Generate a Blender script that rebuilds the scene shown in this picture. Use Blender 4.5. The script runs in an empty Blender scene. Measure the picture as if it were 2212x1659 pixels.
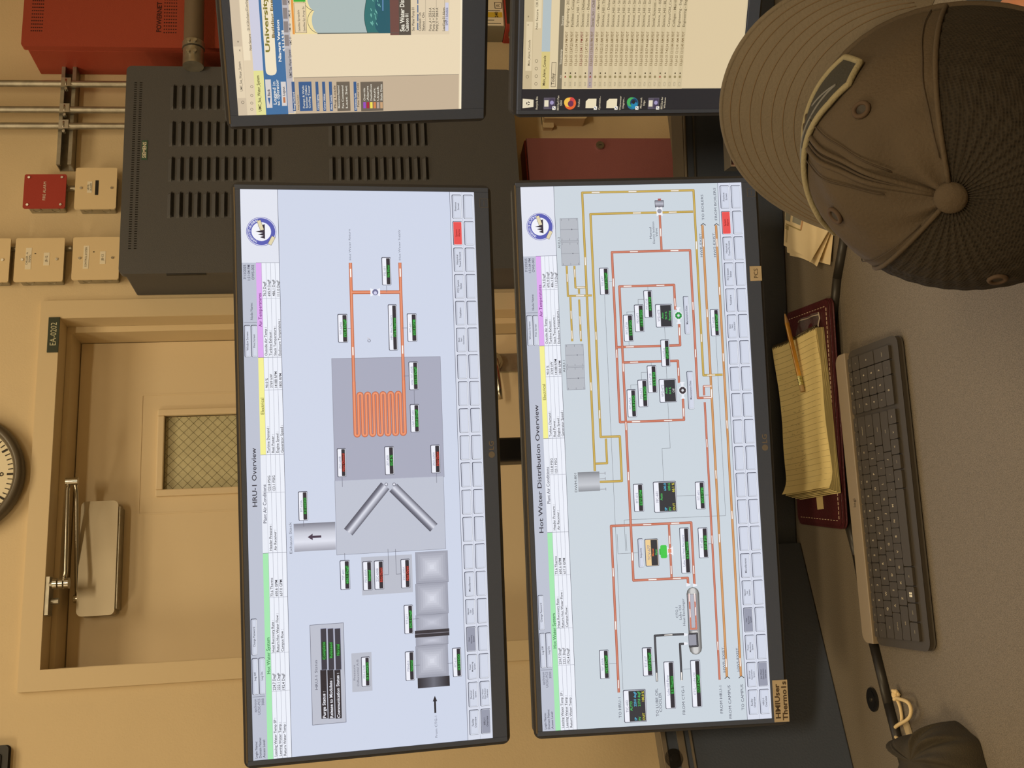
import bpy, bmesh, math, random
import numpy as np
from mathutils import Vector, Matrix, Euler
random.seed(4)
R = math.radians
# ------------------------------------------------------------------ camera, world, lights
F_PX = 2300.0
cam_right = np.array([0.95779, -0.28600, -0.02902])
cam_down = np.array([-0.06548, -0.11875, -0.99076])
cam_fwd = np.array([0.27991, 0.95084, -0.13247])
CAM = np.array([0.0, 0.0, 1.45])
sc = bpy.context.scene
col = sc.collection
cd = bpy.data.cameras.new('camera'); cam = bpy.data.objects.new('camera', cd); col.objects.link(cam)
cd.sensor_width = 36; cd.sensor_fit = 'HORIZONTAL'; cd.lens = F_PX/2212*36
cd.clip_start = .02; cd.clip_end = 60
m = Matrix.Identity(4)
for i in range(3):
    m[i][0] = cam_down[i]; m[i][1] = cam_right[i]; m[i][2] = -cam_fwd[i]; m[i][3] = CAM[i]
cam.matrix_world = m           # the phone was held sideways: the picture is turned a quarter
sc.camera = cam
sc.view_settings.view_transform = 'Standard'; sc.view_settings.look = 'None'
sc.view_settings.gamma = 1; sc.view_settings.use_curve_mapping = False
sc.view_settings.exposure = 0.0
w = bpy.data.worlds.new('world'); sc.world = w; w.use_nodes = True
w.node_tree.nodes['Background'].inputs[0].default_value = (1, .8, .55, 1)
w.node_tree.nodes['Background'].inputs[1].default_value = .02
CEIL = 3.6
LIGHTS = [(0.6, 1.65, 15.0), (0.4, -1.5, 76.0), (-1.9, 0.8, 38.0), (3.0, -0.6, 6.0)]
LCOL = (1.0, .80, .50)
# ------------------------------------------------------------------ measuring helpers
Wm = np.array([cam_right, cam_down, cam_fwd]).T
def ray(x, y): return Wm @ np.array([(829.5-y)/F_PX, (x-1106.0)/F_PX, 1.0])
def onp(x, y, n, d):
    r = ray(x, y); return CAM + r*((d-np.dot(n, CAM))/np.dot(n, r))
def onz(x, y, z): return onp(x, y, np.array([0, 0, 1.]), z)
def ony(x, y, Y): return onp(x, y, np.array([0, 1., 0]), Y)
def proj(P):
    c = Wm.T @ (np.asarray(P)-CAM); return (c[1]/c[2]*F_PX+1106.0, 829.5-c[0]/c[2]*F_PX)
# ------------------------------------------------------------------ materials
def lin(c): return tuple(((v/255)/12.92 if v/255 <= .04045 else ((v/255+.055)/1.055)**2.4) for v in c)
MATS = {}
def P(name, rgb, rough=.6, metal=0, bump=0, bscale=200, var=0, vscale=30, spec=.5, rgb2=None, emit=0, alpha=1, coat=0):
    if name in MATS: return MATS[name]
    m = bpy.data.materials.new(name); m.use_nodes = True; MATS[name] = m
    nt = m.node_tree; b = nt.nodes['Principled BSDF']
    c = lin(rgb)+(1,)
    b.inputs['Base Color'].default_value = c; b.inputs['Roughness'].default_value = rough
    b.inputs['Metallic'].default_value = metal; b.inputs['Specular IOR Level'].default_value = spec
    b.inputs['Coat Weight'].default_value = coat
    if emit:
        b.inputs['Emission Color'].default_value = c; b.inputs['Emission Strength'].default_value = emit
    if alpha < 1: b.inputs['Alpha'].default_value = alpha
    tc = nt.nodes.new('ShaderNodeTexCoord')
    if var or rgb2:
        n = nt.nodes.new('ShaderNodeTexNoise'); n.inputs['Scale'].default_value = vscale; n.inputs['Detail'].default_value = 5
        nt.links.new(tc.outputs['Object'], n.inputs['Vector'])
        r = nt.nodes.new('ShaderNodeValToRGB')
        c2 = lin(rgb2)+(1,) if rgb2 else tuple(v*(1-var) for v in c[:3])+(1,)
        r.color_ramp.elements[0].color = c2; r.color_ramp.elements[1].color = c
        r.color_ramp.elements[0].position = .38; r.color_ramp.elements[1].position = .62
        nt.links.new(n.outputs['Fac'], r.inputs['Fac']); nt.links.new(r.outputs['Color'], b.inputs['Base Color'])
    if bump:
        n = nt.nodes.new('ShaderNodeTexNoise'); n.inputs['Scale'].default_value = bscale; n.inputs['Detail'].default_value = 4
        nt.links.new(tc.outputs['Object'], n.inputs['Vector'])
        bp = nt.nodes.new('ShaderNodeBump'); bp.inputs['Strength'].default_value = bump; bp.inputs['Distance'].default_value = .002
        nt.links.new(n.outputs['Fac'], bp.inputs['Height']); nt.links.new(bp.outputs['Normal'], b.inputs['Normal'])
    return m
M_wall = P('wall_paint', (222, 203, 168), .75, bump=.25, bscale=220, var=.05, vscale=3)
M_frame = P('frame_paint', (218, 200, 166), .5, bump=.05)
M_door = P('door_paint', (226, 208, 176), .5, bump=.08, bscale=90)
M_ceil = P('ceiling_paint', (215, 208, 192), .9, bump=.3)
M_floor = P('floor_vinyl', (120, 112, 100), .5, var=.15, vscale=8)
M_black = P('black_plastic', (34, 34, 37), .42, bump=.08, bscale=900)
M_black2 = P('satin_black', (24, 24, 26), .3)
M_cab = P('cabinet_black_haze', (82, 84, 90), .55, bump=.25, bscale=700)  # paler and cooler than its paint: monitor glow and haze in the colour
M_red = P('cabinet_red', (164, 68, 50), .5, bump=.25, bscale=500)
M_red2 = P('box_red', (168, 58, 50), .5, bump=.1)
M_galv = P('galvanised', (176, 172, 160), .38, .75, bump=.1, bscale=120, var=.2, vscale=40)
M_steel = P('steel', (200, 198, 190), .22, 1.0)
M_alu = P('aluminium', (190, 188, 182), .35, .9)
M_cream = P('cream_plate', (228, 208, 170), .55, bump=.05)
M_label = P('paper_label', (238, 232, 215), .7)
M_dark = P('dark_ink', (45, 40, 36), .7)
M_white = P('white_paint', (235, 230, 220), .5)
# ------------------------------------------------------------------ mesh builder
class MB:
    def __init__(s): s.v = []; s.f = []; s.m = []; s.smooth = []
    def add(s, vs, fs, mi=0, T=None, sm=False):
        o = len(s.v)
        for p in vs:
            p = Vector(p)
            s.v.append(tuple(T @ p) if T is not None else tuple(p))
        for f in fs: s.f.append([o+i for i in f]); s.m.append(mi); s.smooth.append(sm)
    def box(s, x0, x1, y0, y1, z0, z1, mi=0, T=None):
        vs = [(x, y, z) for z in (z0, z1) for y in (y0, y1) for x in (x0, x1)]
        s.add(vs, [(0, 2, 3, 1), (4, 5, 7, 6), (0, 1, 5, 4), (2, 6, 7, 3), (0, 4, 6, 2), (1, 3, 7, 5)], mi, T)
    def rbox(s, x0, x1, y0, y1, z0, z1, r, mi=0, T=None, axis='y', n=5):
        # box with rounded corners when seen along axis
        a0, a1, b0, b1, c0, c1 = {'y': (x0, x1, z0, z1, y0, y1), 'z': (x0, x1, y0, y1, z0, z1), 'x': (y0, y1, z0, z1, x0, x1)}[axis]
        pts = []
        for cx, cy, st in ((a1-r, b1-r, 0), (a0+r, b1-r, 90), (a0+r, b0+r, 180), (a1-r, b0+r, 270)):
            for k in range(n+1):
                t = R(st+90*k/n); pts.append((cx+r*math.cos(t), cy+r*math.sin(t)))
        mk = {'y': lambda a, b, c: (a, c, b), 'z': lambda a, b, c: (a, b, c), 'x': lambda a, b, c: (c, a, b)}[axis]
        N = len(pts); vs = [mk(a, b, c0) for a, b in pts]+[mk(a, b, c1) for a, b in pts]
        s.add(vs, [tuple(range(N)), tuple(range(2*N-1, N-1, -1))]+[(i, (i+1) % N, N+(i+1) % N, N+i) for i in range(N)], mi, T)
    def prism(s, pts, z0, z1, mi=0, T=None):
        N = len(pts); vs = [(a, b, z0) for a, b in pts]+[(a, b, z1) for a, b in pts]
        s.add(vs, [tuple(range(N-1, -1, -1)), tuple(range(N, 2*N))]+[(i, (i+1) % N, N+(i+1) % N, N+i) for i in range(N)], mi, T)
    def cyl(s, a, b, r, mi=0, n=16, r2=None, T=None, caps=True):
        a = Vector(a); b = Vector(b); d = (b-a); r2 = r if r2 is None else r2
        q = d.to_track_quat('Z', 'Y').to_matrix()
        vs = [a+q@Vector((r*math.cos(2*math.pi*i/n), r*math.sin(2*math.pi*i/n), 0)) for i in range(n)]
        vs += [b+q@Vector((r2*math.cos(2*math.pi*i/n), r2*math.sin(2*math.pi*i/n), 0)) for i in range(n)]
        s.add(vs, [(i, (i+1) % n, n+(i+1) % n, n+i) for i in range(n)], mi, T, True)
        if caps: s.add(vs, [tuple(range(n-1, -1, -1)), tuple(range(n, 2*n))], mi, T)
    def tube(s, pts, r, mi=0, n=8, T=None, closed=False):
        pts = [Vector(p) for p in pts]; N = len(pts); rs = r if isinstance(r, (list, tuple)) else [r]*N
        rings = []; up = None
        for i, p in enumerate(pts):
            a = pts[i-1] if (i > 0 or closed) else p; b = pts[(i+1) % N] if (i < N-1 or closed) else p
            d = (b-a).normalized()
            if up is None:
                up = Vector((0, 0, 1)) if abs(d.z) < .9 else Vector((1, 0, 0))
            x = up.cross(d).normalized(); up = d.cross(x).normalized()
            rings.append([p+(x*math.cos(2*math.pi*k/n)+up*math.sin(2*math.pi*k/n))*rs[i] for k in range(n)])
        vs = [v for rg in rings for v in rg]; fs = []
        for i in range(N if closed else N-1):
            j = (i+1) % N
            for k in range(n): fs.append((i*n+k, i*n+(k+1) % n, j*n+(k+1) % n, j*n+k))
        if not closed: fs += [tuple(range(n-1, -1, -1)), tuple((N-1)*n+k for k in range(n))]
        s.add(vs, fs, mi, T, True)
    def grid(s, fn, nu, nv, mi=0, T=None, wrap=False, sm=True):
        vs = [fn(i/nu, j/nv) for j in range(nv+1) for i in range(nu+(0 if wrap else 1))]
        w = nu if wrap else nu+1
        fs = [(j*w+i, j*w+(i+1) % w if wrap else j*w+i+1, (j+1)*w+((i+1) % w if wrap else i+1), (j+1)*w+i) for j in range(nv) for i in range(nu)]
        s.add(vs, fs, mi, T, sm)
    def sph(s, c, rx, ry, rz, mi=0, T=None, n=16):
        c = Vector(c)
        s.grid(lambda u, v: c+Vector((rx*math.cos(2*math.pi*u)*math.sin(math.pi*v), ry*math.sin(2*math.pi*u)*math.sin(math.pi*v), rz*math.cos(math.pi*v))), n, n//2, mi, T, wrap=True)
    def text(s, body, T, size, mi=0, align='CENTER', ex=0, bold=0, sx=1):
        vs, fs, wd = text_mesh(body, bold)
        k = size/0.7
        off = {'CENTER': -wd/2, 'LEFT': 0, 'RIGHT': -wd}[align]
        T2 = T @ Matrix.Diagonal((k*sx, k, 1, 1)) @ Matrix.Translation((off, 0, 0))
        s.add(vs, fs, mi, T2)
    def build(s, name, mats, parent=None, bevel=0, M=None):
        me = bpy.data.meshes.new(name); me.from_pydata(s.v, [], s.f); me.validate(clean_customdata=False)
        if not isinstance(mats, (list, tuple)): mats = [mats]
        for mm in mats: me.materials.append(mm)
        if len(me.polygons) == len(s.f):
            me.polygons.foreach_set('material_index', s.m); me.polygons.foreach_set('use_smooth', s.smooth)
        me.update()
        o = bpy.data.objects.new(name, me); col.objects.link(o)
        if parent is not None: o.parent = parent
        if M is not None: o.matrix_local = M
        if bevel:
            b = o.modifiers.new('bevel', 'BEVEL'); b.width = bevel; b.segments = 2; b.limit_method = 'ANGLE'; b.angle_limit = R(40)
            b.harden_normals = False
        return o
_tc = {}
def text_mesh(body, bold=0):
    k = (body, bold)
    if k in _tc: return _tc[k]
    c = bpy.data.curves.new('t', 'FONT'); c.body = body; c.size = 1; c.resolution_u = 2; c.offset = bold
    o = bpy.data.objects.new('t', c); col.objects.link(o)
    dg = bpy.context.evaluated_depsgraph_get(); me = bpy.data.meshes.new_from_object(o.evaluated_get(dg))
    vs = [tuple(v.co) for v in me.vertices]; fs = [tuple(p.vertices) for p in me.polygons]
    xs = [v[0] for v in vs] or [0]
    x0 = min(xs); vs = [(v[0]-x0, v[1], 0) for v in vs]; wd = max(xs)-x0
    bpy.data.objects.remove(o); bpy.data.curves.remove(c); bpy.data.meshes.remove(me)
    _tc[k] = (vs, fs, max(wd, 1e-4)); return _tc[k]
def tag(o, label, cat, group=None):
    o['label'] = label; o['category'] = cat
    if group: o['group'] = group
    return o
def empty(name, loc, rot=(0, 0, 0), M=None):
    o = bpy.data.objects.new(name, None); col.objects.link(o); o.empty_display_size = .05
    if M is not None: o.matrix_world = M
    else: o.location = loc; o.rotation_euler = rot
    return o
def struct(o): o['kind'] = 'structure'; return o
I4 = Matrix.Identity(4)
def TR(x, y, z, rx=0, ry=0, rz=0): return Matrix.Translation((x, y, z)) @ Euler((rx, ry, rz)).to_matrix().to_4x4()
WALLT = Euler((R(90), 0, 0)).to_matrix().to_4x4()     # text plane facing -Y
def wt(x, y, z): return Matrix.Translation((x, y, z)) @ WALLT
# ------------------------------------------------------------------ room
WY = 2.82
dx0, dx1, dz1 = .134, 1.048, 2.268
b = MB()
b.box(-3.4, dx0, WY, WY+.24, 0, CEIL); b.box(dx1, 4.4, WY, WY+.24, 0, CEIL); b.box(dx0, dx1, WY, WY+.24, dz1, CEIL)
struct(b.build('wall_back', M_wall))
b = MB(); b.box(-3.54, -3.4, -3, WY+.24, 0, CEIL); struct(b.build('wall_left', M_wall))
b = MB(); b.box(4.4, 4.54, -3, WY+.24, 0, CEIL); struct(b.build('wall_right', M_wall))
b = MB(); b.box(-3.54, 4.54, -3.14, -3, 0, CEIL); struct(b.build('wall_front', M_wall))
b = MB(); b.box(-3.54, 4.54, -3.14, WY+.6, -.1, 0); struct(b.build('floor', M_floor))
b = MB(); b.box(-3.54, 4.54, -3.14, WY+.24, CEIL, CEIL+.1); struct(b.build('ceiling', M_ceil))
bm_ = P('baseboard_rubber', (70, 60, 52), .6)
b = MB(); b.box(-3.4, .08, WY-.008, WY, 0, .1); b.box(1.10, 4.4, WY-.008, WY, 0, .1); struct(b.build('baseboard_back', bm_))
# ceiling lights
b0 = None
for k, (lx, ly, e) in enumerate(LIGHTS):
    fx = empty('ceiling_light', (lx, ly, CEIL))
    tag(fx, ['recessed troffer light nearest the beige door wall', 'recessed troffer light above the chair', 'recessed troffer light at the left end of the room',
             'recessed troffer light at the right end of the room'][k], 'ceiling light', 'troffer lights in the ceiling')
    b = MB(); b.box(-.62, .62, -.32, -.3, -.03, -.001); b.box(-.62, .62, .3, .32, -.03, -.001); b.box(-.62, -.6, -.3, .3, -.03, -.001); b.box(.6, .62, -.3, .3, -.03, -.001)
    b.build('frame', M_white, fx)
    b = MB(); b.box(-.6, .6, -.3, .3, -.012, -.004); b.build('diffuser', P('diffuser', (255, 226, 180), .6, emit=1.2), fx)
    ld = bpy.data.lights.new('lamp', 'AREA'); ld.shape = 'RECTANGLE'; ld.size = 1.16; ld.size_y = .56; ld.energy = e; ld.color = LCOL
    lo = bpy.data.objects.new('lamp', ld); col.objects.link(lo); lo.parent = fx; lo.location = (0, 0, -.04)
# ------------------------------------------------------------------ door
d = struct(empty('door_1', (dx0, WY, 0)))
W_ = dx1-dx0; H_ = dz1
b = MB(); f = .05
pro = -.012
for (x0, x1, z0, z1) in ((-f, 0, 0, H_+f), (W_, W_+f, 0, H_+f), (0, W_, H_, H_+f)): b.box(x0, x1, pro, -.0005, z0, z1)
# reveal, stop and rabbet
jd = .058; st = .018
for (x0, x1, z0, z1) in ((-.006, .0006, 0, H_), (W_-.0006, W_+.006, 0, H_), (.0006, W_-.0006, H_-.0006, H_+.006)): b.box(x0, x1, pro+.001, .2, z0, z1)
b.box(W_-st, W_-.001, jd, .2, 0, H_-.001)
b.box(.001, st*.3, jd, .2, 0, H_-.001); b.box(0.001, W_-.001, jd+.0006, .199, H_-st*.8, H_-.001)
b.build('door_frame', M_frame, d)
DY = .148
leaf = MB()
_a = ony(353.7, 1058.6, WY+DY); _b = ony(356.5, 900, WY+DY); gx0, gx1, gz1, gz0 = _a[0]-dx0, _b[0]-dx0, (_a[2]+_b[2])/2, 1.36
lx0, lx1, lz1 = .007, W_-.020, H_-.017
leaf.box(lx0, gx0, DY, DY+.035, .01, lz1); leaf.box(gx1, lx1, DY, DY+.035, .01, lz1)
leaf.box(gx0, gx1, DY, DY+.035, gz1, lz1); leaf.box(gx0, gx1, DY, DY+.035, .01, gz0)
lo = leaf.build('door_leaf', M_door, d)
b = MB()
t = .019
for k, (mg, dp) in enumerate(((0, .012), (-.05, .003))):
    x0, x1, z0, z1 = gx0-mg, gx1+mg, gz0-mg, gz1+mg
    if k == 0:
        b.box(x0-t, x0, DY-.012, DY+.01, z0-t, z1+t); b.box(x1, x1+t, DY-.012, DY+.01, z0-t, z1+t)
        b.box(x0, x1, DY-.012, DY+.01, z1, z1+t); b.box(x0, x1, DY-.012, DY+.01, z0-t, z0)
wf = b.build('window_frame', M_door, lo, bevel=.003)
b = MB(); g = .066
x0, x1, z0, z1 = gx0-g, gx1+g, gz0-g, gz1+g
for (a, c, e, h) in ((x0, x0+.004, z0, z1), (x1-.004, x1, z0, z1), (x0+.004, x1-.004, z1-.004, z1), (x0+.004, x1-.004, z0, z0+.004)): b.box(a, c, DY-.0015, DY+.002, e, h)
b.build('window_moulding', M_door, lo)
gm = P('wired_glass', (205, 200, 165), .35, bump=.5, bscale=60, var=.12, vscale=25)
b = MB(); b.box(gx0, gx1, DY+.012, DY+.018, gz0, gz1)
go = b.build('glass_pane', gm, lo)
b = MB(); sp = .0125*1.25
def clipseg(c, sgn):
    pts = []
    for (X, Z) in ((gx0, c+sgn*gx0), (gx1, c+sgn*gx1)):
        pass
    xs = [gx0, gx1] + [(zz-c)/sgn for zz in (gz0, gz1)]
    xs = sorted(x for x in xs if gx0-1e-9 <= x <= gx1+1e-9 and gz0-1e-9 <= c+sgn*x <= gz1+1e-9)
    return (xs[0], xs[-1]) if len(xs) >= 2 and xs[-1]-xs[0] > .002 else None
c = gz0-gx1
while c < gz1+gx1:
    for sgn in (1, -1):
        s_ = clipseg(c, sgn)
        if s_: b.tube([(s_[0], DY+.011, c+sgn*s_[0]), (s_[1], DY+.011, c+sgn*s_[1])], .00035, n=4)
    c += .0262
b.build('glass_wire', P('wire', (128, 122, 96), .5), go)
# closer (box on the leaf, arms to the frame head)
cl = empty('door_closer', (0, 0, 0)); cl.parent = d
_a = ony(178, 1087, WY+DY-.058); _b = ony(168.5, 1329, WY+DY-.058); _c = ony(248, 1200, WY+DY-.058)
cx0, cx1, cz0, cz1 = _b[0]-dx0, _a[0]-dx0, _c[2], (_a[2]+_b[2])/2
b = MB(); b.rbox(cx0, cx1, DY-.058, DY-.001, cz0, cz1, .01); b.build('closer_body', P('closer_paint', (186, 176, 156), .4, .35), cl, bevel=.004)
b = MB(); b.box(cx0+.012, cx1-.012, DY-.052, DY, cz0-.008, cz0+.002); b.build('closer_plate', M_galv, cl)
b = MB()
pz = cz1+.010
pv = (cx0+.045, DY-.03, pz)
b.cyl((pv[0], pv[1], cz1-.005), (pv[0], pv[1], pz+.008), .011)
_e = ony(155, 1040, WY+.015)
elb = (_e[0]-dx0, .015, _e[2])
b.tube([pv, ((pv[0]+.03), pv[1]-.01, pz), (elb[0]-.03, elb[1]+.02, elb[2]-.008), (elb[0], elb[1], elb[2]-.008)], .0055, n=8)
b.build('closer_arm', M_steel, cl)
_s = ony(122, 1252, WY-.02)
b = MB(); sh = (_s[0]-dx0, .012, H_-.035)
b.tube([(elb[0], elb[1], elb[2]+.006), (elb[0]-.02, elb[1]-.004, elb[2]+.008), (sh[0]+.02, sh[1]-.028, H_-.05), (sh[0]-.006, sh[1]-.03, H_-.047)], .0055, n=8)
for k in range(3): b.cyl((sh[0]-.01+.0, sh[1]-.03, H_-.060+k*.014), (sh[0]-.01, sh[1]-.03, H_-.050+k*.014), .014)
b.cyl((elb[0], elb[1], elb[2]-.016), (elb[0], elb[1], elb[2]+.014), .010)
b.build('closer_forearm', M_steel, cl)
b = MB(); b.box(sh[0]-.085, sh[0]+.01, -.008, .03, H_-.010, H_-.0015); b.cyl((sh[0]-.05, .01, H_-.010), (sh[0]-.05, .01, H_-.030), .008); b.cyl((sh[0]-.01, sh[1]-.02, H_-.010), (sh[0]-.01, sh[1]-.02, H_-.05), .006)
b.build('closer_bracket', M_galv, cl)
# lever lock on the leaf right side
lk = empty('door_lock', (0, 0, 0)); lk.parent = d
b = MB(); b.rbox(.83-.055, .83+.0, DY-.012, DY-.001, 1.0, 1.215, .006); b.build('lock_plate', M_galv, lk)
b = MB(); b.cyl((.80, DY-.012, 1.09), (.80, DY-.055, 1.09), .021); b.cyl((.80, DY-.02, 1.09), (.80, DY-.03, 1.09), .027)
b.tube([(.80, DY-.052, 1.09), (.77, DY-.058, 1.088), (.71, DY-.056, 1.082), (.68, DY-.05, 1.08)], [.011, .010, .008, .0075], n=10)
b.build('lock_lever', M_steel, lk)
# door sign
ds = empty('door_sign', (1.0, WY-.0128, 2.281))
tag(ds, 'small dark green room number sign on the beige door frame head', 'sign')
b = MB(); b.box(-.0495, .0495, -.003, 0, -.0145, .0145); b.build('sign_plate', P('sign_green', (52, 62, 50), .4), ds, bevel=.0006)
b = MB(); b.text('EA-0202', wt(.002, -.0034, -.0075), .0155, sx=.86); b.build('sign_lettering', P('sign_text', (205, 205, 175), .6), ds)
# clock
_k = ony(-92, 1026, WY-.03)
ck = empty('wall_clock', (_k[0], WY-.002, _k[2]), (R(90), 0, 0))
tag(ck, 'round grey-rimmed wall clock above the door, cut by the photo edge', 'clock')
b = MB()
def rimf(u, v):
    a = 2*math.pi*u; t = 2*math.pi*v; rr = .146+.014*math.cos(t); return (rr*math.cos(a), rr*math.sin(a), .020+.020*math.sin(t)-.002)
b.grid(rimf, 64, 12, wrap=True); b.build('clock_rim', P('clock_rim', (92, 84, 72), .35), ck)
b = MB(); b.cyl((0, 0, .0), (0, 0, .016), .145, n=48); fc = b.build('clock_face', P('clock_face', (238, 230, 205), .5), ck)
b = MB()
for k in range(60):
    a = 2*math.pi*k/60; l = .012 if k % 5 else .015; wdt = .0011 if k % 5 else .0026
    T = Matrix.Rotation(a, 4, 'Z'); b.box(-wdt, wdt, .130-l, .130, .0165, .0172, T=T)
for k in range(12):
    a = -2*math.pi*(k+1)/12; b.text(str(k+1), Matrix.Translation((.098*math.cos(a+math.pi/2), .098*math.sin(a+math.pi/2)-.009, .017)), .018)
b.build('dial_marks', M_dark, fc)
b = MB(); b.box(-.003, .003, -.01, .07, .018, .019, T=Matrix.Rotation(R(-55), 4, 'Z')); b.build('hour_hand', M_dark, ck)
b = MB(); b.box(-.002, .002, -.015, .105, .020, .021, T=Matrix.Rotation(R(54), 4, 'Z')); b.build('minute_hand', M_dark, ck)
# dark wall box top left
_k = ony(16, 1612, WY-.02)
sp_ = empty('wall_speaker', (_k[0]-.134, WY, _k[2]+.1)); tag(sp_, 'dark box-shaped wall speaker in the upper left corner', 'speaker')
o = MB(); o.rbox(-.17, .134, -.02, -.001, -.10, .10, .008); o.build('speaker_case', M_black, sp_, bevel=.003)
o = MB(); o.rbox(-.155, .118, -.024, -.020, -.088, .088, .006); o.build('speaker_grille', P('grille', (40, 38, 36), .8, bump=1, bscale=900), sp_)
# ------------------------------------------------------------------ junction boxes
def jbox(name, x0, x1, z0, z1, depth, plate_mat, label, group, screws, texts, koL=True):
    cx, cz = (x0+x1)/2, (z0+z1)/2; hw, hh = (x1-x0)/2, (z1-z0)/2
    e = empty(name, (cx, WY, cz)); tag(e, label, 'junction box', group)
    b = MB(); ins = .007
    b.rbox(-hw+ins, hw-ins, -depth, -.0005, -hh+ins, hh-ins, .004)
    for side in (-1, 1):
        for zz in (-.45, .45):
            b.cyl((side*(hw-ins), -depth/2, zz*hh), (side*(hw-ins+.0006), -depth/2, zz*hh), .011, n=20)
            b.tube([(side*(hw-ins+.0008), -depth/2+.011*math.cos(t*math.pi/10), zz*hh+.011*math.sin(t*math.pi/10)) for t in range(20)], .0006, n=4, closed=True)
    b.build('box_body', M_galv, e)
    b = MB(); b.rbox(-hw, hw, -depth-.004, -depth, -hh, hh, .004); p = b.build('cover_plate', plate_mat, e, bevel=.001)
    for (sx, sz) in screws:
        b = MB(); b.cyl((sx*hw, -depth-.004, sz*hh), (sx*hw, -depth-.0065, sz*hh), .0035, n=12); b.build('screw', M_steel, e)
    for (tx, tz, tw, th, body, ts, bg) in texts:
        b = MB(); 
        if bg: b.box((tx-tw)*hw, (tx+tw)*hw, -depth-.0047, -depth-.004, (tz-th)*hh, (tz+th)*hh, 0)
        for i, ln in enumerate(body.split('|')): b.text(ln, wt(tx*hw, -depth-.005, tz*hh-.4*ts-i*ts*1.5+(body.count('|'))*ts*.75), ts, mi=1)
        b.build('label', [M_label if bg is True else (bg or M_label), M_dark if bg else M_white], e)
    return e
D_ = .045
def fix(x, z, dd=.05):   # shift a point measured on the wall plane to the plate plane
    P0 = np.array([x, WY, z]); r = P0-CAM; t = (WY-dd-CAM[1])/r[1]; q = CAM+r*t; return q[0], q[2]
def fb(x0, x1, z0, z1, dd=.05):
    a, c = fix(x0, z0, dd), fix(x1, z1, dd); return a[0], c[0], a[1], c[1]
G = 'junction boxes on the back wall'
jbox('junction_box', *fb(1.379, 1.481, 2.276, 2.386), D_, M_red2, 'square box with a red fire alarm cover beside the cabinet', G,
     ((-.82, .8), (.82, .8), (-.82, -.8), (.82, -.8)), ((0, .0, .5, .1, 'FIRE ALARM', .0075, None),))
jbox('junction_box', *fb(1.376, 1.501, 2.140, 2.250), D_, M_cream, 'cream box with a small black strip label, below the red one', G,
     ((0, .72), (0, -.78)), ((.05, .3, .28, .12, 'LEVEL|ALARM', .005, True), (.02, -.05, .36, .08, 'SEALED', .006, P('strip_black', (28, 28, 30), .4))))
jbox('junction_box', *fb(1.161, 1.287, 2.271, 2.397), D_, M_cream, 'cream box in the left column, directly above the box touching the cabinet', G,
     ((0, .7), (0, -.72)), ((.05, .45, .5, .12, 'CHILLER - A|SIGNAL', .0048, True), (.02, -.3, .3, .12, 'JB-12', .006, True), (.28, .18, .02, .03, '', .004, M_dark)))
jbox('junction_box', *fb(1.164, 1.288, 2.125, 2.247), D_, M_cream, 'cream box overlapped by the top left corner of the black cabinet', G,
     ((0, .7), (0, -.72)), ((.05, .42, .55, .12, 'CONTROL SYSTEM', .0048, True), (.02, -.3, .3, .12, 'JB-13', .006, True), (.3, .1, .02, .03, '', .004, M_dark)))
jbox('junction_box', *fb(1.161, 1.287, 2.412, 2.535), D_, M_cream, 'cream box cut off by the photo edge, topmost of its column', G,
     ((0, .7), (0, -.72)), ((.05, .42, .5, .12, 'SIGNAL', .0048, True),))
def nip(a, c, lab):
    b = MB(); b.cyl(a, c, .008); o = b.build('conduit_nipple', M_galv); tag(o, lab, 'conduit', 'short conduit nipples between boxes')
nip((1.245, WY-.023, 2.243), (1.245, WY-.023, 2.287), 'short conduit nipple between the two lower cream boxes')
nip((1.245, WY-.023, 2.384), (1.245, WY-.023, 2.420), 'short conduit nipple between the two upper cream boxes')
nip((1.425, WY-.023, 2.236), (1.425, WY-.023, 2.290), 'short conduit nipple between the red and the cream box')
# ------------------------------------------------------------------ conduits on strut
for (x, lab) in ((1.768, 'rightmost of the three vertical steel conduits'), (1.684, 'middle of the three vertical steel conduits'), (1.632, 'leftmost of the three vertical steel conduits')):
    q = fix(x, 2.3, .05)[0]
    b = MB(); b.cyl((q, WY-.052, 2.0), (q, WY-.052, CEIL-.001), .0095, n=20)
    tag(b.build('conduit_pipe', M_galv), lab, 'conduit', 'vertical conduits above the cabinet')
su = empty('strut_channel', (1.66, WY, 2.285)); tag(su, 'galvanised slotted strut channel holding three conduits', 'bracket')
qz = fix(1.5, 2.285, .042)[1]
su.location.z = qz
b = MB()
b.box(-.17, .17, -.004, -.0005, -.02, .02); b.box(-.17, .17, -.041, -.0005, .0175, .02); b.box(-.17, .17, -.041, -.0005, -.02, -.0175)
b.box(-.17, .17, -.041, -.034, .010, .0175); b.box(-.17, .17, -.041, -.034, -.0175, -.010)
b.build('channel', M_galv, su)
for x in (1.768, 1.684, 1.632):
    q = fix(x, 2.3, .05)[0]-1.66
    b = MB(); b.box(q-.006, q+.006, -.064, -.041, -.024, .024) if False else b.tube([(q-.014, -.041, 0), (q-.0135, -.055, 0), (q-.008, -.064, 0), (q+.008, -.064, 0), (q+.0135, -.055, 0), (q+.014, -.041, 0)], .0022, n=6)
    b.box(q-.0135, q+.0135, -.0635, -.0625, -.013, .013)
    b.cyl((q-.02, -.050, 0), (q-.02, -.062, 0), .004); b.build('clamp', M_steel, su)
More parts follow.
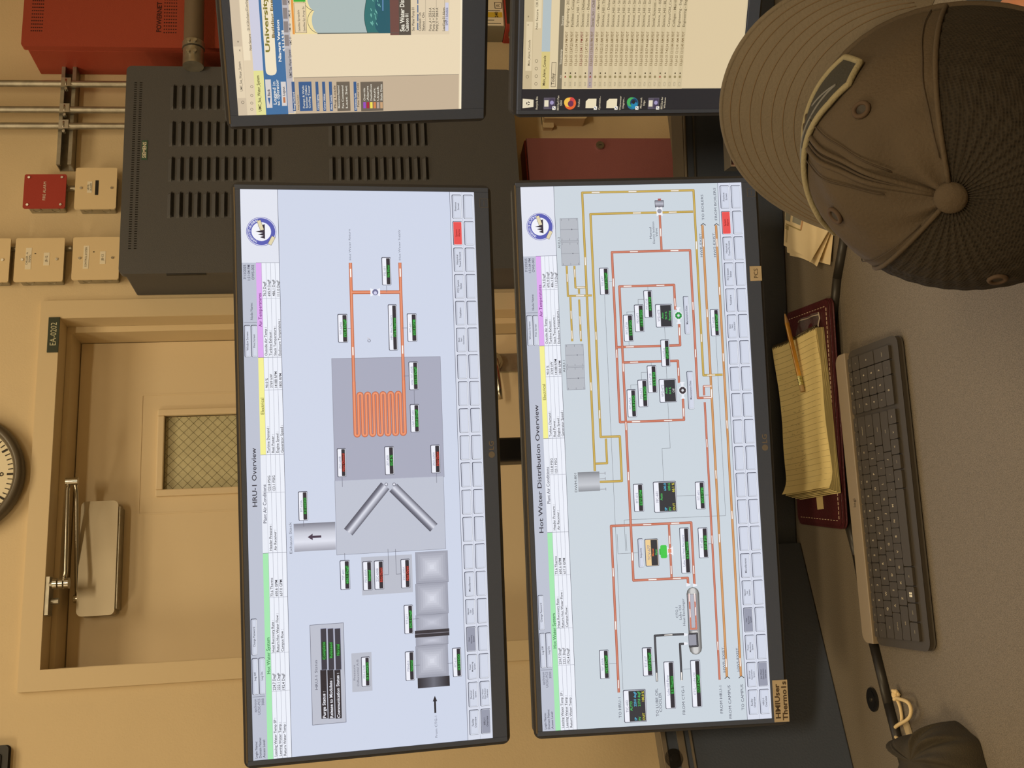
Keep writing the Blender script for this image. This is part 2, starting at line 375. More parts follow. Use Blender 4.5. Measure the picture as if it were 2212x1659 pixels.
# ------------------------------------------------------------------ black control cabinet
CF = WY-.165
q0 = ony(262, 592, CF); q1 = ony(268, 142, CF); q2 = ony(1115, 300, CF)
bx0, bx1, bz0, bz1 = q0[0], q1[0], q2[2], (q0[2]+q1[2])/2
cab = empty('control_cabinet', ((bx0+bx1)/2, WY, bz0)); tag(cab, 'large dark grey wall cabinet with louvred door behind the monitors', 'cabinet')
hw = (bx1-bx0)/2; hh = bz1-bz0
b = MB(); b.box(-hw+.004, hw-.004, -.145, -.0005, .008, hh-.012); b.build('cabinet_body', M_cab, cab, bevel=.004)
b = MB(); b.rbox(-hw, hw, -.165, -.146, 0, hh, .014)
# louvres pressed into the door
def cl_(x, y): q = ony(x, y, CF-.004); return q[0]-(bx0+bx1)/2, q[2]-bz0
cols = []
for (ya, yb) in ((236, 181), (315, 259), (391, 336), (470, 412)):
    a = cl_(400, ya)[0]; c = cl_(400, yb)[0]; cols.append((a, c))
zt = cl_(371, 300)[1]; dz = (cl_(371, 300)[1]-cl_(466, 300)[1])/5
z2 = cl_(716, 300)[1]
for (a, c) in cols:
    for z00, n in ((zt, 12), (z2, 12)):
        for k in range(n):
            z = z00-k*dz
            N = 8; vs = []; 
            for j in range(N+1):
                x = a+(c-a)*j/N; ed = min(1, min(j, N-j)/1.0)
                vs += [(x, -.1652, z+.008), (x, -.1652-.007*ed, z-.0015), (x, -.1652, z-.004)]
            fs = []
            for j in range(N):
                o = j*3; fs += [(o, o+1, o+4, o+3), (o+1, o+2, o+5, o+4)]
            b.add(vs, fs, 0)
            b.add([(a+.004, -.1655, z-.004), (c-.004, -.1655, z-.004), (c-.004, -.1655, z-.0095), (a+.004, -.1655, z-.0095)], [(0, 1, 2, 3)], 1)
# slotted vent strip along the top of the door
nS = 72
for k in range(nS):
    x = -hw+.04+k*((2*hw-.08)*.93/nS)+.03
    for zz in (hh-.022, hh-.036): b.add([(x, -.1654, zz), (x+.0028, -.1654, zz), (x+.0028, -.1654, zz-.007), (x, -.1654, zz-.007)], [(0, 1, 2, 3)], 1)
dr = b.build('cabinet_door', [M_cab, P('slot_dark', (18, 17, 16), .9)], cab, bevel=.0)
b = MB(); b.cyl((-hw-.001, -.16, hh-.22), (-hw-.001, -.16, hh-.12), .0035, n=8); b.build('door_hinge', M_black2, cab)
lz = cl_(311, 340); lz2 = cl_(311, 306)
b = MB(); lx = (lz[0]+lz2[0])/2; b.box(lx-.029, lx+.029, -.1665, -.165, lz[1]-.0075, lz[1]+.0075); np_ = b.build('name_plate', P('plate_green', (58, 92, 80), .4), cab)
b = MB(); b.text('SIEMENS', wt(lx, -.1668, lz[1]-.0045), .0095, bold=.02, sx=.95); b.build('name_plate_lettering', P('plate_text', (235, 232, 215), .5), np_)
# ------------------------------------------------------------------ red fire panel + raceway + lower cabinets
RF = WY-.14
q = ony(45, 99, RF); rx0 = q[0]; rz1 = q[2]
rp = empty('fire_alarm_cabinet', (rx0+.3, WY, rz1)); tag(rp, 'large bright red metal cabinet upper right, with perforated vents', 'cabinet')
b = MB(); b.box(-.3, .42, -.12, -.0005, -.98, -.012); b.build('cabinet_body', M_red, rp, bevel=.003)
b = MB(); b.rbox(-.3, .42, -.14, -.1205, -.98, 0, .008)
def rl(x, y): q = ony(x, y, RF-.001); return q[0]-rx0-.3, q[2]-rz1
for (xa, xb, ya, yb, nx, ny) in ((65, 92, 66, 0, 8, 6), (352, 382, 70, 0, 9, 6), (470, 500, 70, 0, 8, 6)):
    a = rl(xa, ya); c = rl(xb, yb); 
    for i in range(22):
        for j in range(ny):
            x = a[0]+i*.0108; z = a[1]-(j+.5)*(a[1]-rl(xb, ya)[1])/ny
            if x > .40: continue
            b.cyl((x, -.1402, z), (x, -.1404, z), .0022, 1, n=6)
tx = rl(343, 66)
b.text('POWERNET', wt(tx[0]+.045, -.1405, tx[1]-.006), .013, mi=1, bold=.02)
b.build('cabinet_door', [M_red, P('hole_dark', (60, 20, 18), .8)], rp, bevel=.0)
# horizontal conduit in front of the red cabinet
q = ony(420, 130, WY-.19); q_ = ony(397, 60, WY-.19); q__ = ony(441, 60, WY-.19)
hz = (q_[2]+q__[2])/2; hr = (q_[2]-q__[2])/2
ra = empty('horizontal_conduit', (bx1, WY-.19, hz)); tag(ra, 'thick horizontal conduit crossing the upper red cabinet', 'conduit')
b = MB(); b.cyl((.05, 0, 0), (4.4-bx1-.001, 0, 0), hr*.98, n=28); b.build('pipe', P('conduit_brown', (120, 108, 94), .5, .15), ra)
b = MB(); xs = q[0]-bx1
for (a, c, r_) in ((-.02+xs, .03+xs, hr*1.02), (.034+xs, .052+xs, hr*1.1)): b.cyl((a, 0, 0), (c, 0, 0), r_, n=28)
for k in (-1, 1): b.cyl((xs+.010, -hr, k*.009), (xs+.010, -hr-.006, k*.009), .005); b.cyl((xs+.043, -hr, k*.009), (xs+.043, -hr-.007, k*.009), .005)
b.build('coupling', M_galv, ra)
# lower white panel with labels and small red box
b = MB()
q = ony(1062, 57, WY-.08); q2 = ony(1091, 57, WY-.08)
wp = empty('labelled_panel', (q[0], WY, q2[2])); tag(wp, 'white labelled panel with a yellow strip, seen between the right monitors', 'electrical panel')
b = MB(); b.box(-.0, .5, -.08, -.0005, 0, .16); b.build('panel_body', P('panel_grey', (150, 145, 130), .5, .3), wp)
b = MB(); b.box(.002, .498, -.082, -.0802, .004, .156, 0)
y0 = ony(1075, 37, WY-.083)[0]-q[0]; y1 = ony(1075, 26, WY-.083)[0]-q[0]
b.box(y0, y1, -.0824, -.082, .006, .155, 1)
b.text('240', wt((y0+y1)/2, -.0828, .02), .009, mi=2, bold=.03)
x9 = ony(1075, 18, WY-.083)[0]-q[0]
b.box(x9, x9+.022, -.0824, -.082, .006, .028, 2); b.box(x9+.002, x9+.020, -.0828, -.0824, .008, .026, 0); b.text('R', wt(x9+.011, -.083, .012), .011, mi=2)
for k in range(5): b.box(.008+k*.011, .010+k*.011, -.0823, -.082, .012+(k % 2)*.02, .09, 2)
b.build('panel_front', [M_label, P('strip_yellow', (214, 186, 60), .5), M_dark], wp)
q3 = ony(1091, 50, WY-.10); q4 = ony(1116, 50, WY-.10)
rb = empty('fire_alarm_box', (q3[0], WY, q4[2])); tag(rb, 'small red box under the white panel, between the right monitors', 'box')
hh2 = q3[2]-q4[2]
b = MB(); b.rbox(0, .42, -.10, -.0005, 0, hh2-.004, .004); b.build('box_body', M_red2, rb, bevel=.002)
b = MB(); b.box(-.002, .42, -.103, -.1002, hh2*.45, hh2-.006); b.build('box_window', P('dark_trim', (48, 42, 40), .4), rb)
b = MB(); b.cyl((-.004, -.06, hh2*.35), (-.02, -.06, hh2*.35), .009); b.cyl((-.02, -.06, hh2*.35), (-.02, -.06, hh2*.1), .006); b.build('cable_clamp', M_steel, rb)
# beige receptacle low on the wall
qa = ony(1177, 264, WY-.05); qb = ony(1265, 240, WY-.05)
je = empty('pull_box', ((qa[0]+.07), WY, (qa[2]+qb[2])/2)); tag(je, 'beige pull box low on the wall beside the lower right monitor', 'junction box')
b = MB(); h3 = abs(qa[2]-qb[2])/2
b.rbox(-.055, .075, -.05, -.0005, -h3, h3, .004); b.build('box_body', M_cream, je, bevel=.002)
b = MB(); b.rbox(-.07, .0, -.022, -.0005, h3-.03, h3, .003); b.cyl((.02, -.05, 0), (.02, -.09, -.01), .030); b.build('connector', M_cream, je, bevel=.002)
# lower red cabinet
LF = WY-.10
q = ony(1200, 297, LF)
lr = empty('red_cabinet', (q[0], WY, .25)); tag(lr, 'dark red locked cabinet low on the wall below the black cabinet', 'cabinet')
b = MB(); b.box(-.62, 0, -.085, -.0005, 0, .735); b.build('cabinet_body', M_red2, lr, bevel=.003)
b = MB(); b.box(-.616, -.001, -.10, -.0855, .004, .731); b.build('cabinet_door', P('door_red', (144, 88, 92), .5, bump=.2, bscale=400), lr, bevel=.003)
k = ony(1296, 314, LF-.005)
b = MB(); kx, kz = k[0]-q[0], k[2]-.25
b.cyl((kx, -.10, kz), (kx, -.108, kz), .012, n=20); b.build('key_lock', M_steel, lr)
b = MB(); b.box(kx-.001, kx+.001, -.1085, -.108, kz-.005, kz+.005); b.build('key_slot', M_dark, lr)
# ------------------------------------------------------------------ screens
def m_screen():
    m = bpy.data.materials.new('screen_light'); m.use_nodes = True; nt = m.node_tree; b = nt.nodes['Principled BSDF']
    a = nt.nodes.new('ShaderNodeAttribute'); a.attribute_name = 'ui'
    b.inputs['Base Color'].default_value = (.012, .012, .014, 1); b.inputs['Roughness'].default_value = .35
    b.inputs['Emission Strength'].default_value = 1.0
    nt.links.new(a.outputs['Color'], b.inputs['Emission Color']); return m
M_scr = m_screen()
LY = .00012
class Screen:
    def __init__(s, w, h, corners):
        # corners: where the screen's corners stand in the photograph (TL, TR, BR, BL as one reads it)
        s.w, s.h = w, h; s.v = []; s.f = []; s.c = []
        src = np.array(corners, float); dst = np.array([(0, 0), (w, 0), (w, h), (0, h)])*1000
        A = []
        for (x, y), (u, v) in zip(src, dst):
            A.append([x, y, 1, 0, 0, 0, -u*x, -u*y, -u]); A.append([0, 0, 0, x, y, 1, -v*x, -v*y, -v])
        s.H = np.linalg.svd(np.array(A))[2][-1].reshape(3, 3)
        s.crop = {}
    def L(s, c, x, y):
        if c: ox, oy, k = c; x, y = ox+x/k, oy+y/k
        q = s.H @ np.array([x, y, 1.]); return q[0]/q[2], q[1]/q[2]
    def poly(s, pts, colr, layer=1):
        pts = [(min(max(a, 0), s.w*1000), min(max(b, 0), s.h*1000)) for a, b in pts]
        o = len(s.v)
        for (a, b_) in pts: s.v.append((a/1000-s.w/2, -LY*layer, s.h/2-b_/1000))
        s.f.append(list(range(o, o+len(pts)))[::-1]); s.c.append(lin(colr))
    def rect(s, a, b, c, d, colr, layer=1): s.poly([(a, b), (c, b), (c, d), (a, d)], colr, layer)   # mm: left, top, right, bottom
    def rr(s, a, b, c, d, r, colr, layer=1):
        if c < a: a, c = c, a
        if d < b: b, d = d, b
        r = min(r, (c-a)/2, (d-b)/2); p = []
        for cx, cy, st in ((c-r, d-r, 0), (a+r, d-r, 90), (a+r, b+r, 180), (c-r, b+r, 270)):
            for k in range(4): t = R(st+30*k); p.append((cx+r*math.cos(t), cy+r*math.sin(t)))
        s.poly(p, colr, layer)
    def disc(s, x, y, r, colr, layer=2, n=20, ry=None):
        ry = ry or r; s.poly([(x+r*math.cos(2*math.pi*k/n), y+ry*math.sin(2*math.pi*k/n)) for k in range(n)], colr, layer)
    def ring(s, x, y, r0, r1, colr, layer=2, a0=0, a1=360, n=32):
        for k in range(n):
            t, u = R(a0+(a1-a0)*k/n), R(a0+(a1-a0)*(k+1)/n)
            s.poly([(x+r0*math.cos(t), y+r0*math.sin(t)), (x+r1*math.cos(t), y+r1*math.sin(t)), (x+r1*math.cos(u), y+r1*math.sin(u)), (x+r0*math.cos(u), y+r0*math.sin(u))], colr, layer)
    def line(s, a, b, w, colr, layer=3):
        (x0, y0), (x1, y1) = a, b; dx, dy = x1-x0, y1-y0; l = math.hypot(dx, dy) or 1; nx, ny = -dy/l*w/2, dx/l*w/2
        s.poly([(x0+nx, y0+ny), (x1+nx, y1+ny), (x1-nx, y1-ny), (x0-nx, y0-ny)][::-1] if False else [(x0-nx, y0-ny), (x1-nx, y1-ny), (x1+nx, y1+ny), (x0+nx, y0+ny)], colr, layer)
    def gradx(s, a, b, c, d, cols, layer=1, n=24, vert=False):
        for i in range(n):
            t = (i+.5)/n*(len(cols)-1); k = min(int(t), len(cols)-2); f = t-k
            cc = tuple(cols[k][j]*(1-f)+cols[k+1][j]*f for j in range(3))
            if vert: s.rect(a, b+(d-b)*i/n, c, b+(d-b)*(i+1)/n, cc, layer)
            else: s.rect(a+(c-a)*i/n, b, a+(c-a)*(i+1)/n, d, cc, layer)
    def radial(s, a, b, c, d, c0, c1, layer=1, n=7):
        for i in range(n):
            f = i/(n-1); k = .5*i/n
            s.rect(a+(c-a)*k, b+(d-b)*k, c-(c-a)*k, d-(d-b)*k, tuple(c0[j]*(1-f)+c1[j]*f for j in range(3)), layer+.08*i)
    def txt(s, x, y, body, size, colr, x1=None, layer=8, align='LEFT', bold=.012, vert=False):
        # x,y mm baseline; x1: stretch to this right end
        vs, fs, wd = text_mesh(body, bold); k = size/.7; sx = k
        if x1 is not None:
            sx = (x1-x)/wd
        elif align == 'CENTER': x -= wd*k/2
        elif align == 'RIGHT': x -= wd*k
        o = len(s.v)
        for p in vs: s.v.append(((x+p[0]*sx)/1000-s.w/2, -LY*layer, s.h/2-(y-p[1]*k)/1000))
        cc = lin(colr)
        for f in fs: s.f.append([o+i for i in f]); s.c.append(cc)
    def T(s, c, xb, ya, yb, hc, body, colr=(70, 70, 80), bold=0, layer=8):
        a = s.L(c, xb, ya); e = s.L(c, xb-(3 if c else 0), yb)
        s.txt(a[0], (a[1]+e[1])/2, body, hc/c[2]*.66 if c else hc, colr, x1=e[0], bold=bold, layer=layer)
    def B(s, c, x0, y0, x1, y1):      # crop box -> mm left,top,right,bottom (x0,x1 rows; y0,y1 columns)
        ym = (y0+y1)/2; xm = (x0+x1)/2
        t0 = s.L(c, x0, ym)[1]; t1 = s.L(c, x1, ym)[1]; l = s.L(c, xm, max(y0, y1))[0]; r = s.L(c, xm, min(y0, y1))[0]
        return l, min(t0, t1), r, max(t0, t1)
    def box(s, c, x0, y0, x1, y1, colr, layer=1, line=None, lw=.5):
        l, t, r, b = s.B(c, x0, y0, x1, y1)
        if line: s.rect(l, t, r, b, line, layer); s.rect(l+lw, t+lw, r-lw, b-lw, colr, layer+.5)
        else: s.rect(l, t, r, b, colr, layer)
        return l, t, r, b
    def pipe(s, pts, w, colr, layer=3, hi=True, flow=()):
        q = [s.L(*p) for p in pts]; out = [q[0]]
        for p in q[1:]:
            a = out[-1]; dx, dy = p[0]-a[0], p[1]-a[1]
            if abs(dx) < abs(dy)*.25: p = (a[0], p[1])
            elif abs(dy) < abs(dx)*.25: p = (p[0], a[1])
            out.append(p)
        dark = tuple(v*.78 for v in colr); lite = tuple(v+(255-v)*.22 for v in colr)
        for (ww, cc, ll) in ((w, dark, 0), (w*.68, colr, .3), (w*.26, lite, .6)):
            for a, b in zip(out, out[1:]): s.line(a, b, ww, cc, layer+ll)
            for i, p in enumerate(out[1:-1]): s.disc(p[0], p[1], ww/2, cc, layer+ll, n=12)
        # white flow marks
        for (i, fr) in flow:
            a, b = out[i], out[i+1]; l = math.hypot(b[0]-a[0], b[1]-a[1]) or 1
            f0, f1 = fr-6/l, fr+6/l
            s.line((a[0]+(b[0]-a[0])*f0, a[1]+(b[1]-a[1])*f0), (a[0]+(b[0]-a[0])*f1, a[1]+(b[1]-a[1])*f1), w*.42, (250, 245, 240), layer+.9)
        return out
    def ln(s, pts, w=.35, colr=(120, 122, 130), layer=2.5):
        q = [s.L(*p) for p in pts]; out = [q[0]]
        for p in q[1:]:
            a = out[-1]; dx, dy = p[0]-a[0], p[1]-a[1]
            if abs(dx) < abs(dy)*.25: p = (a[0], p[1])
            elif abs(dy) < abs(dx)*.25: p = (p[0], a[1])
            out.append(p)
        for a, b in zip(out, out[1:]): s.line(a, b, w, colr, layer)
    def tagbox(s, c, x0, y0, x1, y1, name, val, vc=(70, 190, 90)):
        l, t, r, b = s.B(c, x0, y0, x1, y1); hgt = b-t
        s.rr(l, t, r, b, 1.6, (62, 64, 82), 5); s.rr(l+.5, t+.9, r-.9, b-.2, 1.3, (178, 182, 196), 5.3); s.rr(l+.9, t+1.1, r-1.3, b-.9, 1.1, (238, 240, 250), 5.6)
        m_ = t+hgt*.50; s.rr(l+1.2, m_, r-1.6, b-1.4, .8, (48, 48, 58), 6)
        s.txt((l+r)/2, m_-.9, name, hgt*.23, (150, 155, 180), align='CENTER')
        tw = min((r-l)*.72, max(8, len(val)*2.5))
        cx = (l+r)/2
        s.rect(cx-tw/2-.5, m_+.25, cx+tw/2+.5, b-1.7, tuple(v*.45 for v in vc), 6.4)
        s.txt(cx-tw/2, b-2.3, val, hgt*.24, vc, x1=cx+tw/2, bold=.008)
    def multi(s, c, x0, y0, x1, y1, name, lines, head=(238, 240, 250), frac=.3):
        l, t, r, b = s.B(c, x0, y0, x1, y1); hgt = b-t
        s.rr(l, t, r, b, 1.8, (62, 64, 82), 5); s.rr(l+.6, t+.9, r-.9, b-.4, 1.5, (178, 182, 196), 5.3); s.rr(l+1, t+1.2, r-1.4, b-1.1, 1.2, head, 5.6)
        m_ = t+hgt*frac; s.rect(l+1.3, m_, r-1.7, b-1.5, (52, 55, 62), 6)
        s.txt((l+r)/2, m_-1.1, name, hgt*frac*.45, (140, 140, 160), align='CENTER')
        n = len(lines); st = (b-1.8-m_)/n
        for i, ln_ in enumerate(lines):
            y = m_+st*(i+.82)
            if len(ln_) == 2: s.txt((l+r)/2, y, ln_[0], st*.58, ln_[1], align='CENTER', bold=.01)
            else:
                s.txt(l+2.4, y, ln_[0], st*.58, ln_[2], bold=.01); s.txt(r-3, y, ln_[1], st*.58, ln_[2], align='RIGHT', bold=.01)
    def btn(s, l, t, r, b, lines=(), face=(196, 202, 218), tc=(60, 62, 75), red=False):
        s.rr(l, t, r, b, 1.8, (70, 76, 98), 2); s.rr(l+.4, t+1.0, r-1.0, b-.2, 1.5, (238, 242, 250), 2.3)
        s.rr(l+.9, t+1.2, r-1.3, b-.9, 1.2, face, 2.6)
        if not red and face[0] > 150: s.rr(l+2, t+3, r-2.4, b-1.6, 1.2, tuple(min(255, v+14) for v in face), 2.8)
        n = len(lines)
        for i, q in enumerate(lines):
            hh_ = 2.7 if n < 3 else 2.2; stp = hh_*1.5
            s.txt((l+r)/2, (t+b)/2+hh_/2+(i-(n-1)/2)*stp, q, hh_, tc, align='CENTER')
    def build(s, name, parent):
        me = bpy.data.meshes.new(name); me.from_pydata(s.v, [], s.f); me.materials.append(M_scr)
        ca = me.color_attributes.new('ui', 'FLOAT_COLOR', 'CORNER'); buf = []
        for f, c in zip(s.f, s.c): buf += list(c+(1.,))*len(f)
        ca.data.foreach_set('color', buf); me.update()
        o = bpy.data.objects.new(name, me); col.objects.link(o); o.parent = parent; return o

def pose(p, yaw, tilt): return Matrix.Translation(p) @ Matrix.Rotation(R(yaw), 4, 'Z') @ Matrix.Rotation(R(-tilt), 4, 'X')
SW, SH = .7987, .337
# ---- control-room pages
BG = (206, 214, 233)
def header(S, title, off=0, bg=BG):
    W = S.w*1000; H = S.h*1000
    X = lambda f: f*W
    S.rect(0, 0, W, H, bg, 0)
    S.rect(0, 0, X(.868), 19.5, (188, 194, 210), 1)
    S.rect(X(.868), 0, W, 52, (224, 228, 240), 1)
    for (a, b, c, t, tc) in ((0, .355, (165, 232, 178), 'Hot Water System', (60, 130, 80)), (.355, .527, (232, 236, 246), 'Plant Air Conditions', (95, 98, 115)),
                             (.527, .699, (244, 240, 150), 'Electrical', (130, 128, 70)), (.699, .868, (222, 170, 240), 'Air Temperatures', (120, 50, 130))):
        S.rect(X(a), 19.5, X(b), 27, c, 1); S.rect(X(a), 27, X(b), 52, (236, 240, 250), 1)
        S.txt(X((a+b)/2), 25.9, t, 4.6, tc, align='CENTER')
        S.rect(X(b)-.3, 19.5, X(b)+.3, 52, (130, 134, 150), 2)
    for k in range(4):
        S.rect(0, 33.1+6.3*k if k < 3 else 51.7, X(.868) if k < 3 else W, 33.5+6.3*k if k < 3 else 52.3, (150, 154, 170) if k < 3 else (80, 84, 100), 2)
    S.rect(0, 27, X(.868), 27.3, (150, 154, 170), 2)
    for f in (.115, .181, .277, .460, .641, .804): S.rect(X(f), 27, X(f)+.4, 52, (150, 154, 170), 2)
    dk = (52, 54, 66)
    cells = [(.004, .117, ['Leaving Water Temp SP :', 'Leaving Water Temp :', 'Return Water Temp :'], ['224.7 DegF', '222.1 DegF', '192.4 DegF']),
             (.183, .279, ['Heat Recovery Rate :', 'Return Hot Water Flow :', 'Campus Flow :'], ['73.6 Therms', '600.6 GPM', '637.0 GPM']),
             (.359, .463, ['Header Pressure :', 'Air Receiver :'], ['122.8 PSIG', '123.1 PSIG']),
             (.530, .645, ['Turbine Demand :', 'Real Power :', 'Engine Speed :', 'Generator Speed :'], ['90.0 %', '3769 kW', '14188 RPM', '1800 RPM']),
             (.702, .808, ['Outside Air Temp :', 'Turbine Exhaust :', 'Stack Temperature :', 'Enclosure Temperature :'], ['76.3 DegF', '695.9 DegF', '486.1 DegF', '111.0 DegF'])]
    for a, v, la, va in cells:
        for i, (p, q) in enumerate(zip(la, va)):
            y = 32.3+6.3*i
            S.txt(X(a), y, p, 3.6, dk); S.txt(X(v), y, q, 3.6, dk)
    for i, (p, q) in enumerate((('Login Name:', 'apchnson'), ('Domain Name:', 'UCSC-PCS'), ('Access Level:', '3000'))):
        S.txt(3, 6+5.2*i, p, 3.2, (70, 72, 88)); S.txt(X(.105), 6+5.2*i, q, 3.4, (110, 112, 130), align='RIGHT')
    S.rect(X(.108), 1, X(.109), 18, (140, 144, 160), 2)
    S.btn(X(.112), .8, X(.175), 9.2, ['Log Off']); S.btn(X(.112), 10, X(.175), 18.6, ['Log On']); S.btn(X(.18), .8, X(.243), 9.2, ['Change Password'])
    S.txt(X(.437), 13.4, title, 6.4, (48, 50, 64), x1=X(.54) if 'HRU' in title else None) if 'HRU' in title else S.txt(X(.355), 13.6, title, 6.4, (48, 50, 64), x1=X(.59))
    S.btn(X(.70), 1, X(.757), 9.6, ['Window Screens']); S.btn(X(.70), 10.4, X(.757), 18.8, ['Print Screen'])
    S.rect(X(.761), 1, X(.762), 19, (140, 144, 160), 2)
    S.txt(X(.766), 13.5, 'Node Name:', 3.3, (90, 94, 110))
    for i, q in enumerate(('7/13/2025', '1:51:04 PM', 'OWS-002')): S.txt(X(.864), 5.6+5.6*i, q, 3.6, (80, 84, 104), align='RIGHT')
    # campus seal (ring, trees and ribbons)
    cx, cy = X(.924), 28
    S.ring(cx, cy, 13.6, 19.4, (84, 92, 178), 3); S.ring(cx, cy, 19.4, 20.2, (240, 240, 250), 3.2); S.ring(cx, cy, 20.2, 20.9, (84, 92, 178), 3)
    S.disc(cx, cy, 13.6, (240, 242, 250), 3)
    for k in range(5): 
        x = cx-8+4*k; hgt = 7+3*((k*7) % 3); S.poly([(x-2.6, cy+5), (x+2.6, cy+5), (x, cy+5-hgt)], (42, 40, 60), 3.5)
    S.disc(cx+1, cy+6, 9, (240, 242, 250), 3.4, ry=4)
    word = 'UNIVERSITY OF CALIFORNIA'
    for i, ch in enumerate(word):
        if ch == ' ': continue
        a = R(200+i*140/len(word)+8); vs, fs, wd = text_mesh(ch); k = 3.2/.7; o = len(S.v)
        px_, py_ = cx+15.1*math.cos(a), cy+15.1*math.sin(a); r_ = a+math.pi/2
        for p in vs:
            u, v = (p[0]-wd/2)*k, -p[1]*k
            S.v.append(((px_+u*math.cos(r_)-v*math.sin(r_))/1000-S.w/2, -LY*5, S.h/2-(py_+u*math.sin(r_)+v*math.cos(r_))/1000))
        for f in fs: S.f.append([o+j for j in f]); S.c.append(lin((235, 238, 250)))
    for (x, y, w_, rt) in ((cx-13, cy+14, 13, 28), (cx+9, cy-1, 15, -18)):
        c_, s_ = math.cos(R(rt)), math.sin(R(rt))
        for (ww, hh_, cc, ll) in ((w_, 5.6, (60, 58, 70), 5.4), (w_-.8, 4.8, (226, 214, 176), 5.7)):
            S.poly([(x+a*ww/2*c_-b*hh_/2*s_, y+a*ww/2*s_+b*hh_/2*c_) for a, b in ((-1, -1), (1, -1), (1, 1), (-1, 1))], cc, ll)
    # bottom buttons
    S.rect(0, 300.3, W, 301, (110, 114, 130), 1.5); S.rect(0, 301, W, H, (216, 221, 236), 1)
    S.rect(0, 318.6, W, 318.9, (160, 164, 180), 1.5)
    names = {0: ['Previous', 'Screen'], 1: ['System', 'Alarms'], 2: ['Historical', 'Trend Screens'], 3: ['PCS System', 'Status'], 4: ['Totalizers'], 5: ['Black', 'Start', 'Generator'],
             14: ['Miscellaneous'], 15: ['Natural', 'Gas', 'System'], 16: ['Heat', 'Recovery', 'System'], 17: ['Power', 'Monitoring', 'System'], 18: ['Electrical', 'Generation', 'System'], 19: ['Facility', 'Overview']}
    pitch = (W-7)/20
    for k in range(20):
        r = W-4-k*pitch; l = r-pitch*.905
        red = k == 1; dkb = k == 16
        S.btn(l, 303.4, r, 317.6, names.get(k, ()), face=(232, 84, 84) if red else (150, 154, 172) if dkb else (196, 202, 218), red=red, tc=(120, 20, 20) if red else (60, 62, 75))
        two = {19: ['HRU-1', 'Overview'], 18: ['Hot Water', 'Distribution', 'Overview']}.get(k, ())
        sel = (k == 19 and 'HRU' in title) or (k == 18 and 'HRU' not in title)
        S.btn(l, 320.4, r, 335, two, face=(150, 154, 172) if sel else (196, 202, 218))
# ---- upper page: heat recovery unit
A1 = Screen(SW, SH, [(549, 1642), (521.5, 406.5), (1022.8, 415.3), (1060, 1597)])
c3 = (500, 390, 3.95); c4 = (500, 750, 3.6875); c5 = (500, 1180, 3.463)
header(A1, 'HRU-1 Overview')
S = A1
GR = (150, 153, 168)
S.T(c4, 487, 1645, 1395, 20, 'Exhaust Stack', (110, 112, 125))
l, t, r, b_ = S.B(c4, 502, 1402, 830, 1625); S.gradx(l, t, r, b_, [(160, 162, 176), (224, 227, 240), (200, 203, 216), (126, 128, 142)], 1.5)
ax = (l+r)/2; ay = (t+b_)/2
S.rect(ax-1.6, ay-3, ax+1.6, ay+9, (70, 58, 78), 3); S.poly([(ax-4.6, ay-3), (ax+4.6, ay-3), (ax, ay-10)], (70, 58, 78), 3)
l, t, r, b2 = S.box(c4, 830, 1050, 1692, 1640, (190, 195, 210), 1, line=(130, 133, 148))
l2, t2, r2, b3 = S.box(c4, 812, 85, 1675, 1060, (168, 171, 190), 1, line=(130, 133, 148))
def tubebar(p, q, w_, flip=1):
    (x0, y0), (x1, y1) = p, q; dx, dy = x1-x0, y1-y0; L_ = math.hypot(dx, dy); nx, ny = -dy/L_, dx/L_
    cs = [(78, 80, 94), (120, 122, 138), (225, 228, 240), (170, 173, 188), (90, 92, 106)]
    n = 16
    for i in range(n):
        f0, f1 = (i/n-.5)*w_, ((i+1)/n-.5)*w_; tt = (i+.5)/n*4; k = min(int(tt), 3); f = tt-k
        cc = tuple(cs[k][j]*(1-f)+cs[k+1][j]*f for j in range(3))
        S.poly([(x0+nx*f0, y0+ny*f0), (x1+nx*f0, y1+ny*f0), (x1+nx*f1, y1+ny*f1), (x0+nx*f1, y0+ny*f1)][::flip], cc, 4)
p1 = S.L(c4, 1222, 1110); p2 = S.L(c4, 930, 1478); p3 = S.L(c4, 1285, 1125); p4 = S.L(c4, 1605, 1448)
tubebar(p2, p1, 15.5); tubebar(p4, p3, 15.5)
for p in (S.L(c4, 1230, 1100), S.L(c4, 1292, 1100)): S.disc(p[0], p[1], 2.4, (90, 92, 110), 5); S.disc(p[0], p[1], 1.6, (230, 232, 245), 5.2)
OR = (222, 128, 92)
# header pipes and coil
h0_ = S.pipe([(c3, 1018, 702), (c4, 985, 690)], 4.6, OR, 3, flow=((0, .06), (0, .52)))
h1_ = S.pipe([(c3, 1437, 702), (c4, 1385, 670)], 4.6, OR, 3, flow=((0, .06), (0, .52)))
S.pipe([(c3, 1025, 955), (c3, 1440, 955)], 5.2, OR, 3.1)
yT = S.L(c4, 1180, 385)[0]; yB = S.L(c4, 1180, 690)[0]
tt0 = h0_[-1][1]; tt1 = h1_[-1][1]; dt = (tt1-tt0)/13
for ww, cc, ll in ((4.9, (160, 84, 60), 3.4), (3.9, (222, 128, 92), 3.7), (1.3, (240, 160, 124), 4.0)):
    for i in range(14):
        y = tt0+dt*i; S.line((yB, y), (yT if 0 < i < 13 else yT+20, y), ww, cc, ll)
        if i < 13:
            x = yB if i % 2 == 0 else yT; a0 = 90 if i % 2 == 0 else -90
            S.ring(x, y+dt/2, dt/2-ww/2, dt/2+ww/2, cc, ll, a0, a0+180, 10)
v = S.L(c3, 1228, 955)
